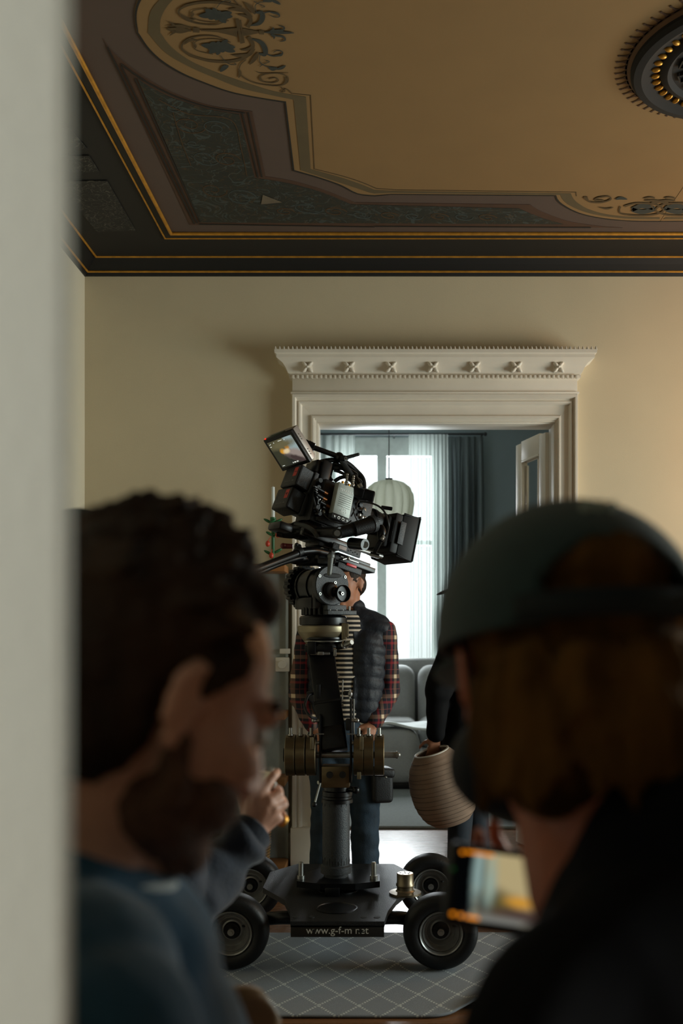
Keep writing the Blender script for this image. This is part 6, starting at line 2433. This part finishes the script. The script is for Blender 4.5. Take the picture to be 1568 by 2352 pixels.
body += hand(wL5, (.1, 1, .25), (1, -.1, .3), -1, (.45, .6, .4)) + hand(wR5, (-.9, .2, .2), (-.2, -.6, .8), 1, (.45, .6, .4))
put('body', blob(body, .0048, 4), M_skin2, P5_)
hair = [('e', (-.024, 0, .038), (.091, .084, .084), None), ('e', (-.048, 0, -.020), (.070, .084, .078), None), ('e', (-.066, 0, .074), (.056, .060, .036), None), ('e', (-.050, -.025, -.060), (.055, .062, .052), None), ('e', (-.050, .022, -.058), (.055, .060, .046), None)]
rnd = random.Random(9)
for k in range(170):
    a = rnd.uniform(PI * .45, PI * 1.55)
    zz = rnd.uniform(-.060, .012)
    b0_ = Vector((-.05 + .068 * math.cos(a), .082 * math.sin(a), zz))
    hair.append(('c', b0_, b0_ + Vector((.012 * math.cos(a), .006 * math.sin(a) + rnd.uniform(-.006, .006), -rnd.uniform(.018, .044))), .0095, .004))
put('hair', blob(xform(hair, Mr, SC), .0045, 2, lambda c, n: .002 * noise.noise(c * 140)), M_brownhair, P5_)
# cap with an arched opening over its strap
Mrs = Mr @ Matrix.Diagonal((SC, SC, SC, 1))
cc_ = Vector((-.010, 0, .045))
mb = MB(Mrs)
nu_, nv_ = 96, 40
vv = {}


def capco(a, e):
    return Vector((cc_.x + .118 * math.cos(a) * math.cos(e), cc_.y + .099 * math.sin(a) * math.cos(e), cc_.z + .100 * math.sin(e) - .008 * (1 - math.sin(max(e, 0))) * math.cos(a - PI)))


for i in range(nu_):
    for j in range(nv_):
        a0_, a1_ = 2 * PI * i / nu_, 2 * PI * (i + 1) / nu_
        e0_, e1_ = -.10 + (PI / 2 + .10) * j / nv_, -.10 + (PI / 2 + .10) * (j + 1) / nv_
        am, em_ = (a0_ + a1_) / 2, (e0_ + e1_) / 2
        if ((am - PI) / .62) ** 2 + ((em_ - .04) / .46) ** 2 < 1:
            continue
        q_ = []
        for a_, e_ in ((a0_, e0_), (a1_, e0_), (a1_, e1_), (a0_, e1_)):
            key = (round(a_ % (2 * PI), 5), round(e_, 5))
            if key not in vv:
                vv[key] = mb.bm.verts.new(capco(a_, e_))
            if vv[key] not in q_:
                q_.append(vv[key])
        if len(q_) >= 3:
            mb.bm.faces.new(q_)
mb._fin(list(vv.values()))
mb.build('cap', M_capgreen, P5_, True, 180, .004)
mb = MB(Mrs)
A_, B2_ = [], []
for k in range(31):
    a = PI - .80 + 1.60 * k / 30
    A_.append(capco(a, -.09) * 1.0 + Vector((-.003, 0, 0)))
    B2_.append(capco(a, .10) * 1.0 + Vector((-.003, 0, 0)))
for k in range(30):
    q_ = [mb.bm.verts.new(p) for p in (A_[k], A_[k + 1], B2_[k + 1], B2_[k])]
    mb.bm.faces.new(q_)
    mb._fin(q_)
bmesh.ops.remove_doubles(mb.bm, verts=mb.bm.verts, dist=1e-5)
mb.build('cap_strap', M_strap, P5_, True, 180, .005)
MB(Mrs).box(capco(PI + .60, .0) + Vector((-.007, 0, 0)), (.006, .030, .026), (0, 0, -.5), bev=.003).build('lit_hair_patch', mat('brass_for_lit_hair', (160, 110, 60), .35, .9), P5_)  # brass piece added in place of hair lit golden beside the strap
MB(Mrs).sph((.118, 0, .040), (.072, .074, .008), 28, (0, .10, 0)).build('cap_peak', M_capgreen, P5_)
mb = MB(Mrs)
for k in range(9):
    p = capco(PI + .02 + .045 * (k - 4), .80 + .02 * (k % 3))
    mb.sph(p, (.004, .0035, .008), 8)
mb.build('cap_embroidery', mat('pale_thread', (150, 158, 144), .8), P5_)
put('face_mask', blob(xform([('e', (.056, 0, -.052), (.064, .084, .054), None), ('e', (.10, 0, -.04), (.030, .03, .03), None)], Mr, SC), .006, 3), mat('black_face_mask', (14, 15, 18), .8), P5_)
MB(Mrs).tube([(.045, .065, -.03), (.015, .078, .012), (-.014, .086, .034), (-.028, .086, .0), (-.012, .080, -.028), (.04, .064, -.07)], .0022, 6, 4).build('mask_loop', mat('black_face_mask', (14, 15, 18)), P5_)
for s in (1, -1):
    MB(Mrs).sph((.082, s * .031, .010), .0125, 12).build('eye', mat('eye_white', (200, 192, 182)), P5_)
j5 = fat(t5, .024) + [('c', sL5, eL5, .086, .074), ('c', eL5, eL5.lerp(wL5, .9), .072, .048), ('c', sR5, eR5, .084, .07), ('c', eR5, eR5.lerp(wR5, .9), .07, .048), ('c', c7r + Vector((.0, .01, -.02)), c7r + Vector((.02, 0, -.10)), .088, .12)]
put('black_jacket', blob(j5, .006, 5, lambda c, n: .006 * noise.noise(c * 12)), M_jacket, P5_)
put('trousers', blob([('c', hl5, kl5, .105, .08), ('c', kl5, al5, .076, .06), ('c', hr5, kr5, .105, .08), ('c', kr5, ar5, .076, .06), ('c', (.26, .62, .58), (.42, .68, .58), .125, .125)], .012, 4), M_darkjean, P5_)
put('shoe', blob(fat([f5[0]], .012), .009, 3), M_shoe, P5_)
put('shoe', blob(fat([f5[1]], .012), .009, 3), M_shoe, P5_)
st5 = thing('stool', (.34, .66, 0), 'wooden stool under the person in the green cap', 'stool')
MB().lathe([(0, .42), (.17, .42), (.18, .43), (.18, .45), (0, .452)], 40, (.34, .66, 0)).build('seat', M_brownwood, st5)
for k in range(4):
    a = PI / 4 + k * PI / 2
    MB().cyl((.34 + .12 * math.cos(a), .66 + .12 * math.sin(a), .42), (.34 + .16 * math.cos(a), .66 + .16 * math.sin(a), 0), .016, .013, 14).build('leg', M_brownwood, st5)

# handheld monitor
md_ = .95
a1 = W(1080, 1972, md_)
sx_ = Vector((1, .10, -.17)).normalized()
sy_ = Vector((.10, .35, 1))
sy_ = (sy_ - sx_ * sy_.dot(sx_)).normalized()
sz_ = sx_.cross(sy_).normalized()
hmw, hmh = .104, .064
mctr = a1 + sx_ * (hmw / 2 - .012) - sy_ * (hmh / 2 - .008)
Mhm = frame(mctr, sx_, sy_, sz_)
hm = thing('handheld_monitor', mctr, 'handheld monitor with orange readouts in front of the person in the green cap', 'monitor')
MB(Mhm).box((0, 0, -.012), (hmw + .014, hmh + .014, .024), bev=.005).build('case', M_blackm, hm)
pm2 = picture('room_picture', .75, (196, 178, 132), [
    (-.02, .5, .20, 1.2, 0, .05, (4, 5, 6)), (.20, .65, .05, .5, 0, .5, (150, 176, 172)), (.255, .6, .02, .4, 0, .6, (60, 84, 88)), (.34, .25, .14, .22, 0, .5, (10, 20, 26)), (.32, .55, .05, .4, 0, .7, (160, 180, 166)),
    (.48, .22, .12, .2, 0, .5, (110, 98, 52)), (.70, .14, .4, .12, 0, .5, (84, 66, 60)), (.62, .34, .14, .08, 0, .5, (222, 160, 60)), (.45, .04, .3, .06, 0, .4, (130, 130, 124))])
uvscreen('screen', Mhm, hmw, hmh, pm2, hm, .0006)
mb = MB(Mhm)
for (u, v_, w, h_) in ((.035, .95, .035, .05), (.20, .965, .26, .04), (.0, .045, .04, .05), (.075, .04, .04, .05), (.18, .03, .12, .04)):
    mb.box(((u - .5) * hmw, (v_ - .5) * hmh, .0012), (w * hmw, h_ * hmh, .0004))
mb.build('orange_readouts', mat('orange_readout', (240, 140, 20), .5, emit=1.0), hm, False)
MB(Mhm).cyl((-hmw / 2 - .004, .012, 0), (-hmw / 2 - .004, .012, .001), .002, seg=8).build('green_light', mat('green_light', (20, 90, 40), .5, emit=.3), hm)
